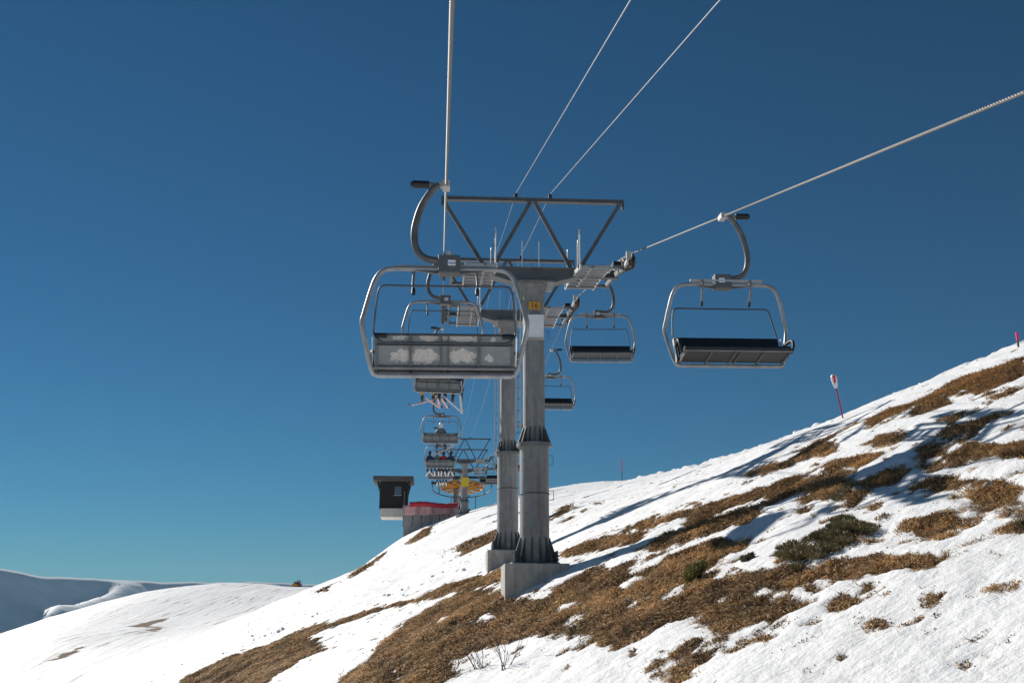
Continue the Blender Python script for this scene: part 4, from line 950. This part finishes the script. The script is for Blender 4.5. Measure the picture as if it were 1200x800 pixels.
def bare_shrub(px, py, h, n, label, seed):
    p = hit(px, py); z = ground_h(p[0], p[1]); rs = random.Random(seed); t = empty('bare_shrub', (p[0], p[1], z)); tag(t, label, 'shrub', 'leafless shrubs at the patch edge')
    for k in range(n):
        mb = MB()
        def grow_(a, d, l, r, dep):
            pts = [a]; q = Vector(a); dd = Vector(d)
            for s in range(4): dd = (dd + Vector((rs.uniform(-.22, .22), rs.uniform(-.22, .22), rs.uniform(-.05, .12)))).normalized(); q = q + dd * l / 4; pts.append(tuple(q))
            mb.tube(pts, [r * (1 - .17 * s) for s in range(5)], 4)
            if dep:
                for _ in range(rs.randint(2, 4)):
                    i = rs.randint(1, 4); e = (dd + Vector((rs.uniform(-.9, .9), rs.uniform(-.9, .9), rs.uniform(-.1, .6)))).normalized(); grow_(pts[i], e, l * rs.uniform(.35, .6), r * .55, dep - 1)
        grow_((rs.uniform(-.08, .08), rs.uniform(-.08, .08), -.08), (rs.uniform(-.7, .7), rs.uniform(-.5, .5), 1), h * rs.uniform(.6, 1), .008, 2)
        mb.build('branch', bark, t)
bare_shrub(562, 782, .62, 7, 'leafless twiggy shrub with dark upright stems on the snow', 3)
bare_shrub(590, 785, .70, 8, 'leafless spreading shrub with thin arching twigs and grassy foot', 5)
bare_shrub(524, 795, .55, 8, 'leafless shrub at the corner of brown heath and snow', 8)
bare_shrub(455, 798, .45, 6, 'low leafless shrub inside the brown grass', 12)

def stone(px, py, r, label, seed):
    p = hit(px, py); z = ground_h(p[0], p[1]); rs = random.Random(seed); bm = bmesh.new(); bmesh.ops.create_icosphere(bm, subdivisions=2, radius=r)
    for v in bm.verts:
        q = v.co / r; v.co *= .8 + .35 * (math.sin(q.x * 3.1 + seed) * math.cos(q.y * 2.7) * .5 + .5) + rs.uniform(-.05, .05); v.co.z *= .65
    me = bpy.data.meshes.new('stone'); bm.to_mesh(me); bm.free(); me.materials.append(stone_m); o = bpy.data.objects.new('stone', me); COL.objects.link(o); o.location = (p[0], p[1], z + r * .15); tag(o, label, 'stone')
stone_m = simple('lichen_grey_rock', (.27, .25, .225), .9, 0, .35, 9, .5, 40)
stone(1006, 578, .13, 'grey stone beside the cushion bush between snow patches', 1); stone(1160, 569, .11, 'grey stone in the long straw-coloured grass', 3)
stone(735, 706, .09, 'small grey stone in the brown heath beside the footing', 4)

# ------------------------------------------------------------------ snow clods thrown along the edge of the piste
def clods():
    mb = MB(); rs = random.Random(4)
    bm = bmesh.new(); bmesh.ops.create_icosphere(bm, subdivisions=1, radius=1); bv = [v.co.copy() for v in bm.verts]; bf = [tuple(v.index for v in f.verts) for f in bm.faces]; bm.free()
    line = [(205, 790), (262, 765), (330, 738), (400, 712), (470, 695), (520, 674), (560, 655)]; pts = [hit(*q) for q in line]
    for k in range(55):
        s = rs.random() * (len(pts) - 1); i = int(s); f = s - i; q = pts[i] * (1 - f) + pts[i + 1] * f; x = q[0] + rs.gauss(0, .55) - .25; y = q[1] + rs.gauss(0, 1.2); r = .03 + .09 * rs.random() ** 4
        z = ground_h(x, y) + r * .3; mb.add([(x + v.x * r * rs.uniform(.7, 1.2), y + v.y * r * rs.uniform(.7, 1.2), z + v.z * r * rs.uniform(.6, 1)) for v in bv], bf)
    for k in range(60):
        s = rs.uniform(0, len(RIDGE) - 3); i = int(s); f = s - i; q = np.array(RIDGE[i]) * (1 - f) + np.array(RIDGE[i + 1]) * f; x = q[0] + rs.gauss(-1.0, .8); y = q[1] + rs.gauss(0, .8); r = .04 + .10 * rs.random() ** 2.5
        z = ground_h(x, y) + r * .25; mb.add([(x + v.x * r * rs.uniform(.7, 1.2), y + v.y * r * rs.uniform(.7, 1.2), z + v.z * r * rs.uniform(.6, 1)) for v in bv], bf, True)
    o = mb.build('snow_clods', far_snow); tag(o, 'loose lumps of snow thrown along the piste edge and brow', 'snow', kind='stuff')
clods()

# ------------------------------------------------------------------ clear mountain air over the valley
def haze():
    m = bpy.data.materials.new('mountain_air'); m.use_nodes = True; nt = m.node_tree; nt.nodes.clear()
    v = nt.nodes.new('ShaderNodeVolumePrincipled'); v.inputs['Color'].default_value = (.52, .80, 1, 1); v.inputs['Density'].default_value = .0001; v.inputs['Anisotropy'].default_value = 0.0
    o_ = nt.nodes.new('ShaderNodeOutputMaterial'); nt.links.new(v.outputs[0], o_.inputs['Volume'])
    o = MB().box((0, 1500, 55), (9200, 9200, 340)).build('haze', m); tag(o, 'thin blue mountain air between the near slope and the far ridge', 'haze', kind='stuff')
haze()
